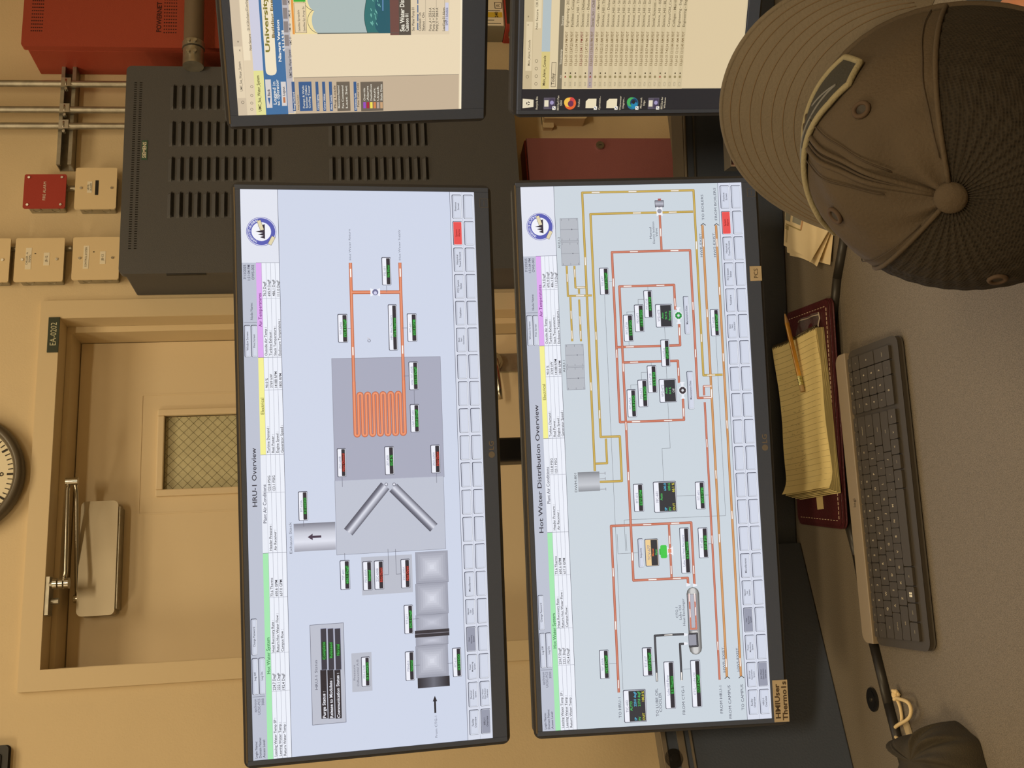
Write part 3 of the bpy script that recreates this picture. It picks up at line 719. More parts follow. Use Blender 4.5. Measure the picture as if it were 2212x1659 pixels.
S.poly([(v[0]-6, v[1]-7), (v[0]+6, v[1]-7), (v[0]+3, v[1]), (v[0]+6, v[1]+7), (v[0]-6, v[1]+7), (v[0]-3, v[1])], (238, 240, 250), 4.4); S.disc(v[0], v[1], 4.4, (110, 112, 150), 4.8); S.disc(v[0]-1, v[1], 2.4, (205, 206, 235), 5)
S.T(c3, 1022, 678, 415, 17, 'Hot Water Return', (110, 115, 130)); S.T(c3, 1442, 680, 420, 17, 'Hot Water Supply', (110, 115, 130))
RED = (215, 80, 75)
for a in ((c3, 910, 1140, 995, 1385, 'TIT-609A', '192.4 DegF'), (c3, 1283, 655, 1362, 895, 'FSL-601', 'No Flow'), (c3, 1338, 1060, 1414, 1455, 'HRU Heat Recovery', '73.6 Therms'),
          (c3, 1497, 1138, 1580, 1380, 'FIT-601', '600.6 GPM'), (c4, 1410, 120, 1485, 347, 'HW-TIT-602B', '222.1 DegF'), (c4, 1420, 460, 1493, 686, 'HW-TIT-602', '239.9 DegF'),
          (c4, 843, 808, 914, 1038, 'ZSC-600B', 'Not Closed', RED), (c4, 1218, 795, 1293, 1023, 'ZIT-600', '50.4 %'), (c4, 1582, 785, 1657, 1012, 'ZSO-600A', 'Not Open', RED),
          (c4, 537, 1150, 612, 1384, 'PIT-610A', '0.2 inH2O'), (c5, 812, 108, 886, 329, 'TIT-601', '486.1 DegF')): S.tagbox(*a)
for pts in (((c3, 1020, 1265), (c3, 990, 1265)), ((c3, 1325, 955), (c3, 1325, 900)), ((c3, 1455, 1262), (c3, 1497, 1262)), ((c4, 1370, 235), (c4, 1410, 235)), ((c4, 1452, 350), (c4, 1452, 460)), ((c4, 882, 1040), (c4, 884, 1118)),
            ((c4, 1626, 1012), (c4, 1628, 1090)), ((c4, 578, 1384), (c4, 580, 1432)), ((c5, 848, 108), (c5, 846, 56)), ((c5, 1138, 220), (c5, 1172, 220), (c5, 1170, 28)), ((c5, 1262, 214), (c5, 1228, 214), (c5, 1226, 28)),
            ((c5, 1352, 552), (c5, 1395, 552)), ((c5, 1360, 898), (c5, 1402, 898)), ((c5, 1643, 882), (c5, 1605, 882))): S.ln(pts, .6, (110, 112, 128), 4.7)
S.box(c5, 972, 78, 1348, 362, (186, 190, 203), 4)
for a in ((c5, 980, 116, 1050, 336, 'PSH-600A', 'Normal'), (c5, 1065, 112, 1137, 329, 'ZSC-600B', 'Not Open', RED), (c5, 1262, 102, 1331, 320, 'ZSO-600A', 'Not Open', RED),
          (c5, 1285, 445, 1353, 663, 'TIT-611', '695.5 DegF'), (c5, 1293, 792, 1361, 1012, 'PSH-610', 'Normal'), (c5, 1643, 768, 1709, 986, 'PIT-610', '4.5 inH2O')): S.tagbox(*a)
S.box(c5, 898, 800, 1047, 1090, (186, 190, 203), 4); S.T(c5, 925, 1005, 890, 15, 'Pressure', (110, 112, 128)); S.T(c5, 951, 1048, 850, 15, 'Differential A-B', (110, 112, 128))
S.tagbox(c5, 968, 830, 1033, 1053, 'PDI-610AB', '-0.1 inH2O')
l, t, r, b_ = S.box(c5, 596, 582, 848, 1330, (188, 192, 206), 4, line=(96, 98, 116), lw=.6)
S.T(c5, 646, 1073, 852, 20, 'HRU-1 Status', (90, 92, 108), layer=8)
for i, (p, q) in enumerate((('Purge Status :', 'Complete'), ('Release to Modulate :', 'Released'), ('Communication Status :', 'Normal'))):
    x0 = 669+i*52
    S.box(c5, x0, 926, x0+46, 1290, (44, 42, 50), 5); S.box(c5, x0, 616, x0+46, 928, (60, 60, 72), 5, line=(160, 164, 190))
    e = (1085, 990, 950)[i]; S.T(c5, x0+36, 1284, e, 22, p, (235, 236, 245), bold=.02)
    g0, g1 = ((848, 718), (838, 722), (818, 735))[i]
    S.box(c5, x0+8, g1-2, x0+40, g0+2, (32, 78, 40), 6); S.T(c5, x0+34, g0, g1, 19, q, (80, 205, 96))
# flue duct
for (y0, y1, k) in ((46, 283, 1), (283, 518, 1), (518, 640, 0), (680, 748, 0), (748, 985, 1)):
    l, t, r, b_ = S.B(c5, 1372, y0, 1612, y1); S.rect(l, t, r, b_, (118, 120, 136), 2)
    S.radial(l+.4, t+.4, r, b_-.4, (160, 163, 178), (214, 217, 230) if k else (196, 199, 214), 2.3)
l, t, r, b_ = S.B(c5, 1365, 632, 1620, 684); S.rect(l, t, r, b_, (56, 54, 62), 3.5); S.rect(l+4.4, t, r-4.4, b_, (120, 118, 130), 3.7)
l, t, r, b_ = S.B(c5, 1385, 985, 1622, 1062); S.gradx(l, t, r, b_, [(44, 44, 52), (110, 112, 124), (40, 40, 48)], 3.5, vert=True)
a = S.L(c5, 1515, 1255); e = S.L(c5, 1512, 1126)
S.rect(a[0], a[1]-1.4, e[0]-7, a[1]+1.4, (40, 40, 48), 4); S.poly([(e[0]-8, a[1]-3.2), (e[0], a[1]), (e[0]-8, a[1]+3.2)], (40, 40, 48), 4)
S.T(c5, 1530, 1437, 1275, 18, 'From CTG-1', (120, 122, 138))
p = S.L(c3, 1175, 1370); S.ring(p[0], p[1], 1.6, 2.4, (110, 112, 128), 5, n=10); S.poly([(p[0]+1, p[1]-1), (p[0]+5, p[1]-3), (p[0]+3, p[1]+2)], (200, 202, 215), 5)
# ---- lower page: hot water distribution
A2 = Screen(SW, SH, [(1175, 1579.5), (1123, 405), (1600.4, 393), (1665.3, 1552.5)])
cA = (1100, 370, 3.687); cB = (1100, 750, 3.687); cC = (1130, 1160, 3.325)
header(A2, 'Hot Water Distribution Overview', bg=(203, 213, 222))
A2.v = [(x, y, SH/2-(SH/2-z)*.965) if SH/2-z < .0525 else (x, y, z) for x, y, z in A2.v]
S = A2
BR = (200, 112, 88); GO = (196, 162, 70); ORG = (204, 142, 84); BK = (52, 54, 62)
S.pipe([(cB, 683, 1000), (cA, 590, 172), (cA, 1465, 155), (cB, 1537, 235), (cB, 1697, 230)], 3.4, GO, 3, flow=((0, .3), (0, .75), (1, .12), (1, .45), (1, .83), (2, .3), (2, .8), (3, .4)))
S.pipe([(cA, 1462, 322), (cA, 643, 340), (cB, 727, 728), (cB, 880, 722), (cB, 897, 1078), (cB, 722, 1080)], 3.4, GO, 3.05, flow=((0, .2), (0, .55), (1, .55), (1, .9)))
S.pipe([(cB, 770, 740), (cB, 780, 937), (cB, 690, 940)], 3.2, GO, 3.1)
S.pipe([(cA, 455, 760), (cA, 470, 1003), (cA, 658, 1003)], 3, GO, 3.15, flow=((0, .4), (1, .5)))
S.pipe([(cA, 485, 1012), (cA, 502, 1365)], 3, GO, 3.1, flow=((0, .4), (0, .85))); S.pipe([(cA, 517, 760), (cA, 530, 934), (cA, 612, 930)], 3, GO, 3.15, flow=((0, .35), (1, .5)))
S.pipe([(cA, 553, 945), (cA, 553, 985)], 3, GO, 3.1); S.pipe([(cA, 555, 1030), (cA, 570, 1365)], 3, GO, 3.1, flow=((0, .5), (0, .85)))
S.pipe([(cC, 690, 1120), (cB, 815, 1436), (cB, 1447, 1408), (cC, 1230, 358)], 3.6, BR, 3, flow=((0, .05), (0, .4), (0, .72), (1, .45), (1, .8), (2, .75)))
S.pipe([(cB, 1270, 1418), (cC, 1065, 300)], 3.4, BR, 3.1, flow=((0, .3), (0, .86)))
S.pipe([(cC, 1183, 352), (cC, 1180, 303), (cC, 793, 322), (cA, 878, 925), (cA, 1310, 915), (cA, 1330, 1110)], 3.6, BR, 3.6, flow=((1, .2), (1, .65), (2, .08), (2, .35), (2, .52), (2, .72), (3, .15), (3, .75), (4, .7)))
S.pipe([(cA, 1350, 1225), (cA, 1358, 1395), (cA, 858, 1412)], 3.6, BR, 3.3, flow=((0, .35), (1, .8)))
S.pipe([(cB, 1610, 412), (cB, 1500, 415), (cA, 1440, 632), (cA, 815, 652), (cB, 880, 610), (cB, 1390, 597), (cB, 1380, 420)], 3.6, BR, 3.2, flow=((0, .3), (1, .3), (1, .62), (2, .2), (2, .72), (3, .18), (3, .6), (4, .25), (4, .75), (5, .35)))
S.pipe([(cB, 1350, 295), (cB, 1338, 118), (cB, 905, 130)], 3.6, BR, 3.3, flow=((0, .5), (1, .8)))
S.pipe([(cA, 1210, 630), (cA, 1197, 350)], 3.4, BR, 3.3, flow=((0, .5),))
S.pipe([(cC, 1408, 1030), (cB, 1550, 450)], 3.2, BR, 3, flow=((0, .12), (0, .5), (0, .85))); S.pipe([(cB, 1550, 395), (cB, 1547, 322), (cB, 1598, 322)], 3.2, BR, 3.1, flow=((1, .6),))
S.pipe([(cC, 1460, 1010), (cA, 1540, 430)], 3.6, ORG, 3, flow=((0, .03), (0, .3), (0, .44), (0, .62), (0, .8), (0, .96))); S.pipe([(cC, 1560, 1005), (cA, 1647, 430)], 3.6, ORG, 3, flow=((0, .03), (0, .35), (0, .55), (0, .7), (0, .85), (0, .96)))
for pt in ((cC, 1462, 1015), (cC, 1563, 1010), (cA, 1542, 425), (cA, 1648, 425)):
    p = S.L(*pt); S.line((p[0]-1.5, p[1]-4), (p[0]+1.5, p[1]), 1, (60, 50, 45), 5); S.line((p[0]+1.5, p[1]), (p[0]-1.5, p[1]+4), 1, (60, 50, 45), 5)
S.pipe([(cC, 962, 1042), (cC, 948, 715), (cC, 1160, 706)], 3.2, BK, 3.3, flow=((0, .1), (1, .45))); S.pipe([(cC, 1138, 1032), (cC, 1128, 775), (cC, 1160, 770)], 3.2, BK, 3.3, flow=((0, .1),))
# heat exchanger shell
l, t, r, b_ = S.B(cC, 1182, 368, 1272, 852)
for k in range(12):
    f0 = k/12; sh = (230, 230, 238) if k in (2, 3) else tuple(int(205-90*abs(f0-.25)*1.3) for _ in range(3)); S.rr(l+.2*k, t+(b_-t)*f0*.5, r-.2*k, b_-(b_-t)*f0*.5, (b_-t)/2, tuple(95+min(k, 8)*14 for _ in range(3)), 3.6+.03*k)
S.box(cC, 1184, 418, 1248, 680, (180, 182, 194), 4.4, line=(90, 92, 104)); S.box(cC, 1186, 700, 1254, 795, (150, 152, 165), 4.4, line=(60, 62, 74))
S.pipe([(cC, 1190, 418), (cC, 1200, 668), (cC, 1242, 662), (cC, 1236, 418)], 3, BR, 4.9, flow=((0, .1), (0, .55), (2, .5), (2, .9)))
S.pipe([(cC, 1188, 703), (cC, 1246, 700), (cC, 1250, 790), (cC, 1190, 792)], 3, BK, 4.9)
for pt in ((cC, 1185, 352), (cC, 1232, 355), (cC, 1168, 708), (cC, 1168, 772)):
    p = S.L(*pt); S.poly([(p[0]-2.6, p[1]-3), (p[0]+2.6, p[1]-3), (p[0]+1, p[1]+3), (p[0]-1, p[1]+3)], (236, 238, 246), 5.2)
# pumps and valves
for (pt, cc) in (((cA, 1345, 1157), (40, 120, 60)), ((cB, 1378, 355), (50, 46, 52))):
    p = S.L(*pt); S.rect(p[0]-12, p[1]-1.8, p[0]+12, p[1]+1.8, (236, 238, 246), 4.8); S.rect(p[0]-12.5, p[1]-3.4, p[0]-10.5, p[1]+3.4, (236, 238, 246), 4.9); S.rect(p[0]+10.5, p[1]-3.4, p[0]+12.5, p[1]+3.4, (236, 238, 246), 4.9)
    S.disc(p[0], p[1], 6.4, (236, 238, 246), 5); S.disc(p[0], p[1], 5.2, cc, 5.2)
    for k in range(8): a = k*math.pi/4; S.line((p[0]+2*math.cos(a), p[1]+2*math.sin(a)), (p[0]+5*math.cos(a), p[1]+5*math.sin(a)), .7, tuple(min(255, v*1.9) for v in cc), 5.4)
    S.disc(p[0], p[1], 1.9, (220, 222, 226), 5.6)
p = S.L(cA, 1193, 318); S.poly([(p[0]-8, p[1]-4.5), (p[0]+8, p[1]-4.5), (p[0]+5, p[1]), (p[0]+8, p[1]+4.5), (p[0]-8, p[1]+4.5), (p[0]-5, p[1])], (240, 240, 246), 5); S.disc(p[0], p[1], 3.4, (150, 152, 165), 5.3)
l, t, r, b_ = S.B(cA, 1156, 230, 1228, 288); S.rr(l, t, r, b_, 1, (60, 60, 72), 5); S.gradx(l+.6, t+.6, r-.6, b_-.6, [(110, 110, 122), (190, 192, 205), (120, 120, 132)], 5.2); S.box(cA, 1180, 218, 1205, 232, (170, 90, 90), 5.1)
p = S.L(cC, 1052, 110); S.poly([(p[0]-7, p[1]-5), (p[0]+7, p[1]-5), (p[0]+3, p[1]), (p[0]+7, p[1]+5), (p[0]-7, p[1]+5), (p[0]-3, p[1])], (240, 240, 246), 5); S.rect(p[0]-3, p[1]-2.4, p[0]+3, p[1]+2.4, (220, 140, 110), 5.3)
l, t, r, b_ = S.B(cC, 985, 68, 1032, 162); S.rr(l, t, r, b_, 2.4, (70, 200, 80), 5.2); S.rr(l+5, t-1.6, r-5, t+2, 1, (50, 170, 60), 5.1)
# air handlers and heater
for (c_, x0, y0, x1, y1) in ((cA, 407, 378, 552, 758), (cB, 452, -12, 598, 352)):
    l, t, r, b_ = S.B(c_, x0, y0, x1, y1); S.rect(l, t, r, b_, (140, 144, 156), 2); S.rect(l+.5, t+.5, r-.5, b_-.5, (182, 187, 196), 2.3)
    for f in (.25, .49, .52, .76): S.rect(l+(r-l)*f, t, l+(r-l)*f+.4, b_, (120, 124, 136), 2.6)
    for f in (.03, .46, .55, .97):
        for g in (.08, .5, .92): S.rect(l+(r-l)*f-1.4, t+(b_-t)*g-.2, l+(r-l)*f+1.4, t+(b_-t)*g+.2, (90, 94, 106), 2.7)
    for f in (.24, .75): S.rect(l+(r-l)*f, t+(b_-t)*.62, l+(r-l)*f+1.8, t+(b_-t)*.64+.6, (90, 94, 106), 2.8)
S.T(cA, 404, 622, 530, 19, 'AHU-2'); S.T(cB, 447, 212, 115, 19, 'AHU-1'); S.T(cB, 542, 1166, 1015, 20, 'DWH-801')
l, t, r, b_ = S.B(cB, 550, 1006, 722, 1160); S.gradx(l, t, r, b_, [(140, 144, 152), (198, 202, 210), (180, 184, 192), (130, 134, 142)], 4)
for f in (.08, .62, .9): S.rect(l+(r-l)*f-.6, b_, l+(r-l)*f+.6, b_+8, (170, 174, 182), 4); S.rect(l+(r-l)*f-2, b_+8, l+(r-l)*f+2, b_+9, (150, 154, 162), 4)
# instrument lines
for pts in (((cA, 790, 885), (cA, 828, 885)), ((cA, 757, 995), (cC, 790, 1095)), ((cB, 928, 1635), (cB, 920, 1388), (cB, 1720, 1350), (cA, 1642, 1322)), ((cC, 676, -10), (cC, 682, 130), (cC, 825, 128)), ((cC, 740, -10), (cC, 742, 110)),
            ((cB, 1228, 1075), (cB, 1220, 818), (cB, 1280, 815), (cB, 1262, 455)), ((cB, 1330, 1198), (cB, 1482, 1198)), ((cB, 1555, 1190), (cB, 1585, 1190)), ((cA, 1235, 1252), (cA, 1237, 1350)), ((cB, 1248, 165), (cB, 1248, 262)),
            ((cA, 935, 1150), (cA, 935, 1130), (cA, 998, 1126)), ((cA, 1025, 1070), (cA, 1025, 1028), (cA, 1070, 1026)), ((cA, 1102, 955), (cA, 1102, 922)), ((cB, 968, 345), (cB, 966, 312), (cB, 1022, 310)), ((cB, 1052, 270), (cB, 1052, 212), (cB, 1098, 210)), ((cB, 1130, 155), (cB, 1128, 122)),
            ((cC, 622, 915), (cC, 672, 915)), ((cC, 928, 898), (cC, 950, 898)), ((cC, 1150, 955), (cC, 1205, 953)), ((cC, 1325, 60), (cC, 1352, 60)), ((cA, 1600, 1215), (cA, 1590, 1215)), ((cA, 952, 1368), (cA, 953, 1398))): S.ln(pts, .45, (105, 108, 116), 2.6)
for a in ((cA, 717, 775, 791, 993, 'TIT-677', '217.9 DegF'), (cA, 908, 1150, 986, 1366, 'PIT-673A', '21.9 PSIG'), (cA, 995, 1070, 1071, 1289, 'PDI-673', '-18.5 PSID'), (cA, 1070, 955, 1139, 1176, 'PIT-673B', '40.4 PSI'),
          (cA, 1205, 1350, 1276, 1566, 'Lead/Lag', 'VFD-673'), (cA, 1600, 1105, 1669, 1321, 'TIT-602B', '217.8 DegF'), (cB, 938, 347, 1011, 570, 'PIT-672A', '22.8 PSIG'), (cB, 1023, 270, 1101, 489, 'PDI-672', '0.8 PSID'),
          (cB, 1098, 155, 1173, 376, 'PIT-672B', '22.9 PSI'), (cB, 990, 1100, 1069, 1323, 'FIT-616', '637.0 GPM'), (cB, 1480, 1082, 1556, 1303, 'FIT-601', '600.6 GPM'), (cC, 1127, -58, 1196, 271, 'Lube Oil Heat Recovery', '4.0 Therms'),
          (cC, 1256, -58, 1326, 161, 'FIT-602', '57.0 PSI'), (cC, 553, 815, 621, 1023, 'TIT-600A', '192.4 DegF'), (cC, 858, 798, 929, 1003, 'TIT-617', '177.8 DegF'), (cC, 1015, 898, 1089, 1236, 'Lube Oil Flow', '8.5 Therms'), (cC, 1205, 888, 1276, 1226, 'CTG-1 Lube Oil', '177.9 DegF')): S.tagbox(*a)
GN = (80, 205, 100); CY = (90, 190, 230); YE = (230, 220, 70)
S.multi(cA, 1162, 1065, 1296, 1252, 'VFD-673', [('Auto', GN), ('94.9 %', GN), ('Running', GN)]); S.multi(cB, 1192, 263, 1329, 452, 'VFD-672', [('Auto', GN), ('0.4 %', GN), ('Off', (205, 205, 205))])
S.multi(cB, 1148, 1080, 1331, 1326, 'FIC-601', [('Auto', GN), ('SP', '600.0', CY), ('PV', '600.6', GN), ('OUT', '66.1 %', YE)], frac=.24)
S.multi(cC, 724, 1098, 886, 1331, 'TIC-602', [('AUTO', GN), ('SP', '220.0 degF', CY), ('PV', '217.8 degF', GN), ('OUT', '100.0 %', YE)], frac=.24)
S.multi(cC, 875, 22, 972, 220, 'TCV-677', [('Manual', (240, 120, 60)), ('Open', GN)], head=(238, 206, 150), frac=.45)
for (c_, x0, y0, x1, y1, q) in ((cA, 1388, 1000, 1432, 1306, 'Maintenance Data'), (cB, 1416, 200, 1466, 505, 'Maintenance Data'), (cC, 826, 20, 864, 228, 'Setpoints')):
    l, t, r, b_ = S.B(c_, x0, y0, x1, y1); S.btn(l, t, r, b_, [q])
dk = (72, 74, 92)
for a in ((cC, 708, 1300, 1155, 20, 'TO HRU-1'), (cC, 972, 1290, 1090, 20, 'TO LUBE OIL'), (cC, 996, 1257, 1120, 20, 'COOLER'), (cC, 1160, 1276, 1078, 20, 'FROM CTG-1'), (cC, 1112, 587, 512, 18, 'CTG-1'), (cC, 1136, 600, 500, 18, 'Lube Oil'),
          (cC, 1160, 642, 450, 18, 'Heat Exchanger'), (cC, 1428, 1268, 1072, 20, 'FROM HRU-1'), (cC, 1490, 1305, 1068, 20, 'FROM CAMPUS'), (cC, 1580, 1246, 1062, 20, 'TO CAMPUS'), (cC, 1446, 976, 792, 18, 'HWR-EXIST.'), (cC, 1546, 970, 795, 18, 'HWS-EXIST.'),
          (cA, 1131, 542, 450, 18, 'Manual'), (cA, 1155, 580, 405, 18, 'Electric Isolation'), (cA, 1178, 525, 455, 18, 'Valve'), (cA, 1534, 686, 490, 20, 'HWR-EXIST.'), (cA, 1547, 390, 185, 20, 'TO BOILERS'), (cA, 1641, 686, 487, 20, 'HWS-EXIST.'), (cA, 1648, 390, 130, 20, 'FROM BOILERS')):
    S.T(a[0], a[1], a[2], a[3], a[4]*1.0, a[5], dk)
# ---- upper right: browser with the building page
SWT, SHT = .518, .324
PT = pose((1.0171, 1.2088, 1.4623), -41.99, -10)
SWR, SHR = .598, .336
PR = pose((1.0443, 1.1605, 1.0578), -37.63, -6)
def corners(M, w, h): return [proj(M @ Vector(q)) for q in ((-w/2, 0, h/2), (w/2, 0, h/2), (w/2, 0, -h/2), (-w/2, 0, -h/2))]
A3 = Screen(SWT, SHT, corners(PT, SWT, SHT)); S = A3
cT = (470, 0, 3.687)
W, H = SWT*1000, SHT*1000
S.rect(0, 0, W, H, (232, 214, 182), 0)
yy = lambda x, y=700: S.L(cT, x, y)[1]
xx = lambda y, x=800: S.L(cT, x, y)[0]
def bandT(x0, x1, c_, y0=915, y1=-900, ly=1, at=880):   # rows measured at crop y=at
    t0, t1 = S.L(cT, x0, at)[1], S.L(cT, x1, at)[1]; l = S.L(cT, (x0+x1)/2, y0)[0] if y0 < 915 else 0; r = S.L(cT, (x0+x1)/2, y1)[0] if y1 > -899 else W
    S.rect(l, t0, r, t1, c_, ly); return l, t0, r, t1
bandT(150, 235, (208, 190, 164)); bandT(166, 232, (226, 208, 178), 780, 370, 2)
bandT(235, 308, (224, 206, 176)); bandT(240, 292, (238, 222, 192), 480, -900, 2)
tx = (90, 84, 74)
def tT(x, ya, yb, hc, q, c_=tx, **k): 
    a = S.L(cT, x, ya); e = S.L(cT, x-(ya-yb)*.045, yb); S.txt(a[0], a[1], q, hc/3.687*.68, c_, x1=e[0], **k)
tT(200, 725, 490, 18, 'UMC_Sea_Water_System'); tT(272, 400, 270, 18, 'Not Secure'); tT(255, 245, -150, 18, '128.114.5.54/ord?station:%7Cslot:/Graphics/UMC_Sea_Water'); tT(182, 410, 390, 14, 'x'); tT(172, 340, 322, 16, '+')
for y_ in (870, 820, 760, 690):
    p = S.L(cT, 272, y_); S.ring(p[0], p[1], 1.4, 1.9, tx, 3, n=10)
p = S.L(cT, 200, 815); S.ring(p[0], p[1], 1.6, 2.1, tx, 3, n=10)
l, t, r, b_ = bandT(308, 385, (205, 205, 222), 915, -900, 1); bandT(308, 385, (226, 222, 150), 915, 562, 2)
tT(350, 885, 600, 22, 'UMC_Sea_Water_System', (60, 50, 30))
bandT(385, 562, (66, 112, 158))
a = S.L(cT, 400, 600); e = S.L(cT, 480, 590)
S.rr(a[0], S.L(cT, 385, 590)[1], a[0]+320, S.L(cT, 472, 590)[1], 6, (240, 226, 196), 2)
tT(417, 415, -640, 32, 'University of California', (128, 120, 50), bold=.03); tT(455, 300, -250, 20, 'Building Energy Mgmt', (120, 100, 50), bold=.03)
tT(508, 490, 158, 20, 'Niagara Version', (240, 235, 225), bold=.03); tT(536, 408, 240, 17, '4.9.1.5.9.28', (240, 235, 225), bold=.03)
for (x0, x1, y0, y1, q) in ((385, 430, 858, 632, 'Back'), (508, 548, 842, 650, 'Logout')):
    l, t, r, b_ = S.B(cT, x0, y1, x1, y0); S.rect(l, t, r, b_, (214, 208, 205), 3); S.txt(l+(r-l)*.42, b_-2.2, q, (b_-t)*.45, (60, 60, 70), bold=.02)
    if q == 'Back': S.poly([(l+4, (t+b_)/2), (l+14, t+2), (l+14, b_-2)], (60, 100, 150), 4)
    else: S.rect(l+4, t+2, l+12, b_-2, (190, 120, 80), 4)
tT(470, 830, 650, 24, 'Logged in', (240, 235, 225), bold=.01); tT(496, 838, 632, 22, 'as operator', (240, 235, 225), bold=.01)
# second row of small tabs
l, t, r, b_ = bandT(562, 612, (190, 184, 186), 900, -900, 1)
bandT(566, 604, (176, 172, 172), 625, 385, 2); tT(594, 615, 395, 20, 'UMC Sea Water System', (50, 50, 60))
for k in range(9):
    y_ = 365-k*108; bandT(566-0, 600, (140, 130, 128), y_, y_-88, 2); tT(590-k*5, y_-8, y_-70, 16, 'UMC 0%d' % (k+1), (50, 50, 60))
# sidebar
l0 = 0; 
xs_ = S.L(cT, 1200, 605)[0]; ts = S.L(cT, 640, 615)[1]
S.rect(0, ts-6, xs_, H-4, (196, 176, 150), 1.5); S.rect(xs_-.6, ts-6, xs_, H-4, (120, 112, 100), 2)
def sb(x0, x1, ya, yb, c_, q=None, tc=(235, 230, 220), h=18, ly=3):
    l, t, r, b_ = S.B(cT, x0, yb, x1, ya); S.rect(l, t, r, b_, c_, ly)
    if q: S.txt(l+2, b_-(b_-t-3)*.3-.6, q, min(3.6, (b_-t)*.55), tc)
NB = (58, 92, 138); DG = (108, 98, 86)
tops = [(594, 618, NB, 'Energy Dashboard'), (628, 646, (196, 176, 150), 'Energy Data Analysis'), (650, 752, NB, None), (783, 806, NB, 'Campus Lighting'), (836, 860, NB, 'Campus Utilities'), (890, 914, NB, 'Alarm Console'), (950, 1055, DG, None), (1085, 1108, NB, 'Operations Tools'), (1140, 1318, DG, None)]
for (x0, x1, c_, q) in tops: sb(x0, x1, 884, 650, c_, q, tc=(235, 230, 220) if c_ != (196, 176, 150) else (60, 50, 40))
for (x, q) in ((690, 'Pumps & Wells'), (712, 'Seawater Chillers'), (735, 'Cooling Tower'), (968, 'Maintenance Required'), (1000, 'Fan Command'), (1030, 'Last Set'), (938, 'Plug Loads')): tT(x+6, 860, 680, 15, q, (225, 220, 205) if x != 938 else (60, 50, 40))
tT(1128, 850, 660, 16, 'Point Color Code', (60, 50, 40))
for k, (c_, q) in enumerate((((150, 80, 190), 'Override'), ((170, 40, 60), 'Alarm'), ((240, 220, 90), 'Disabled/Down'), ((210, 130, 80), 'Fault'), ((180, 160, 150), 'Unack'), ((200, 160, 120), 'Stale Data'))):
    x0 = 1160+k*27; sb(x0, x0+20, 862, 812, c_, ly=4); tT(x0+16, 800, 700-(k % 3)*15, 15, q, (225, 220, 205))
# page body
l = S.L(cT, 1200, 272)[0]
def bx_(x0, x1, y0, y1, c_, ly=2):
    tl = S.L(cT, x0, y0); br_ = S.L(cT, x1, y0); r = S.L(cT, x0, y1)[0] if y1 > -900 else W-4
    S.rect(tl[0], tl[1], r, br_[1], c_, ly); return tl[0], tl[1], r, br_[1]
l, t, r, b_ = bx_(598, 1845, 272, -901, (240, 220, 160), 2)
S.rect(l, t, r, t+3, (226, 150, 70), 2.4)
a = bx_(618, 712, 262, 20, (140, 120, 96), 3); S.rect(a[0]+.6, a[1]+.6, a[2]-.6, a[3]-.6, (228, 208, 172), 3.3); S.txt(a[0]+2, a[1]+7, 'Satellite Spreadsht', 2.7, tx); S.txt(a[0]+2, a[1]+14, 'Satellite Sys Pump En', 2.7, tx); S.rect(a[2]+1, a[1], a[2]+14, a[3], (60, 170, 60), 3.3)
# sky cloud, sea, sea bed
sl, st_ = S.L(cT, 795, 268); _, s2 = S.L(cT, 1195, 268); _, s3 = S.L(cT, 1375, 268); _, s4 = S.L(cT, 1445, 268); _, s5 = S.L(cT, 1845, 268)
S.rect(sl, st_, W-4, s2, (172, 186, 184), 3)
for k in range(9): S.disc(sl+17+k*30, st_+4-(k % 2)*5, 17, (172, 186, 184), 3.1, ry=11); S.ring(sl+17+k*30, st_+4-(k % 2)*5, 16.4, 17, (70, 80, 80), 2.9, 180, 360, 12)
S.rect(l, st_, sl+1, s4, (90, 96, 90), 3.4)
wav = [(sl+i*6, s2-3*math.sin(i*.5)-i*.35) for i in range(int((W-4-sl)/6))]
S.poly(wav+[(wav[-1][0], s3), (sl, s3)], (52, 112, 112), 3.3)
S.poly([(wav[0][0], s2+14)]+[(x, y+16+3*math.sin(x*.2)) for x, y in wav]+[(wav[-1][0], s3), (sl, s3)], (40, 92, 104), 3.5)
for i in range(40):
    q = random.random(); x = sl+6+q*100; y = s2+5+random.random()*(s3-s2-18); S.line((x, y), (x+3+random.random()*2, y-1.4), .9, (120, 190, 176), 3.8)
for a, e in zip(wav, wav[1:]): S.line(a, e, .6, (40, 60, 60), 3.9)
for k in range(7): S.line((sl+62+k*1.5, s2-22+k*3), (sl+66+k*2, s2-26+k*3+(k % 3)), .9, (40, 36, 34), 4)
S.line((sl+30, s3-10), (sl+90, s3-9), 1.4, (110, 150, 200), 4)
S.rect(sl-3, s3, W-4, s4, (112, 76, 70), 3.4)
S.rect(sl-3, s4, W-4, S.L(cT, 1540, 268)[1], (86, 78, 70), 3.4)
def tq(x, ya, yb, hc, q, c_, **k): tT(x, ya, yb, hc, q, c_, **k)
tq(1487, 250, -150, 34, 'Sea Water Distribution', (238, 232, 215), bold=.025); tq(1520, 250, 108, 26, 'Caisson 01', (238, 232, 215), bold=.02)
S.rect(sl-2.4, S.L(cT, 1542, 268)[1], W-4.5, s5, (222, 204, 174), 3.6)
for k, q in enumerate(('Sea Water Pump 01', None, 'Command : On', 'Status : On', None, 'Pump_A = 255.6 A', 'Pump_B = 262.5 A', 'Pump_C = 266.6 A', None, 'Lead/Lag 01 Alarm')):
    x = 1572+k*27
    if q: tT(x-6, 245, 60 if len(q) > 12 else 100, 20, q, (60, 56, 48), layer=8)
for k in range(4): y_ = 240-k*70; a = S.B(cT, 1590, y_-60, 1598, y_); S.rect(*a, NB, 4)
a = S.B(cT, 1812, 20, 1838, 246); S.rect(*a, (205, 205, 225), 4); tT(1832, 200, 60, 18, 'SWP-1 Schedule', (60, 60, 90))
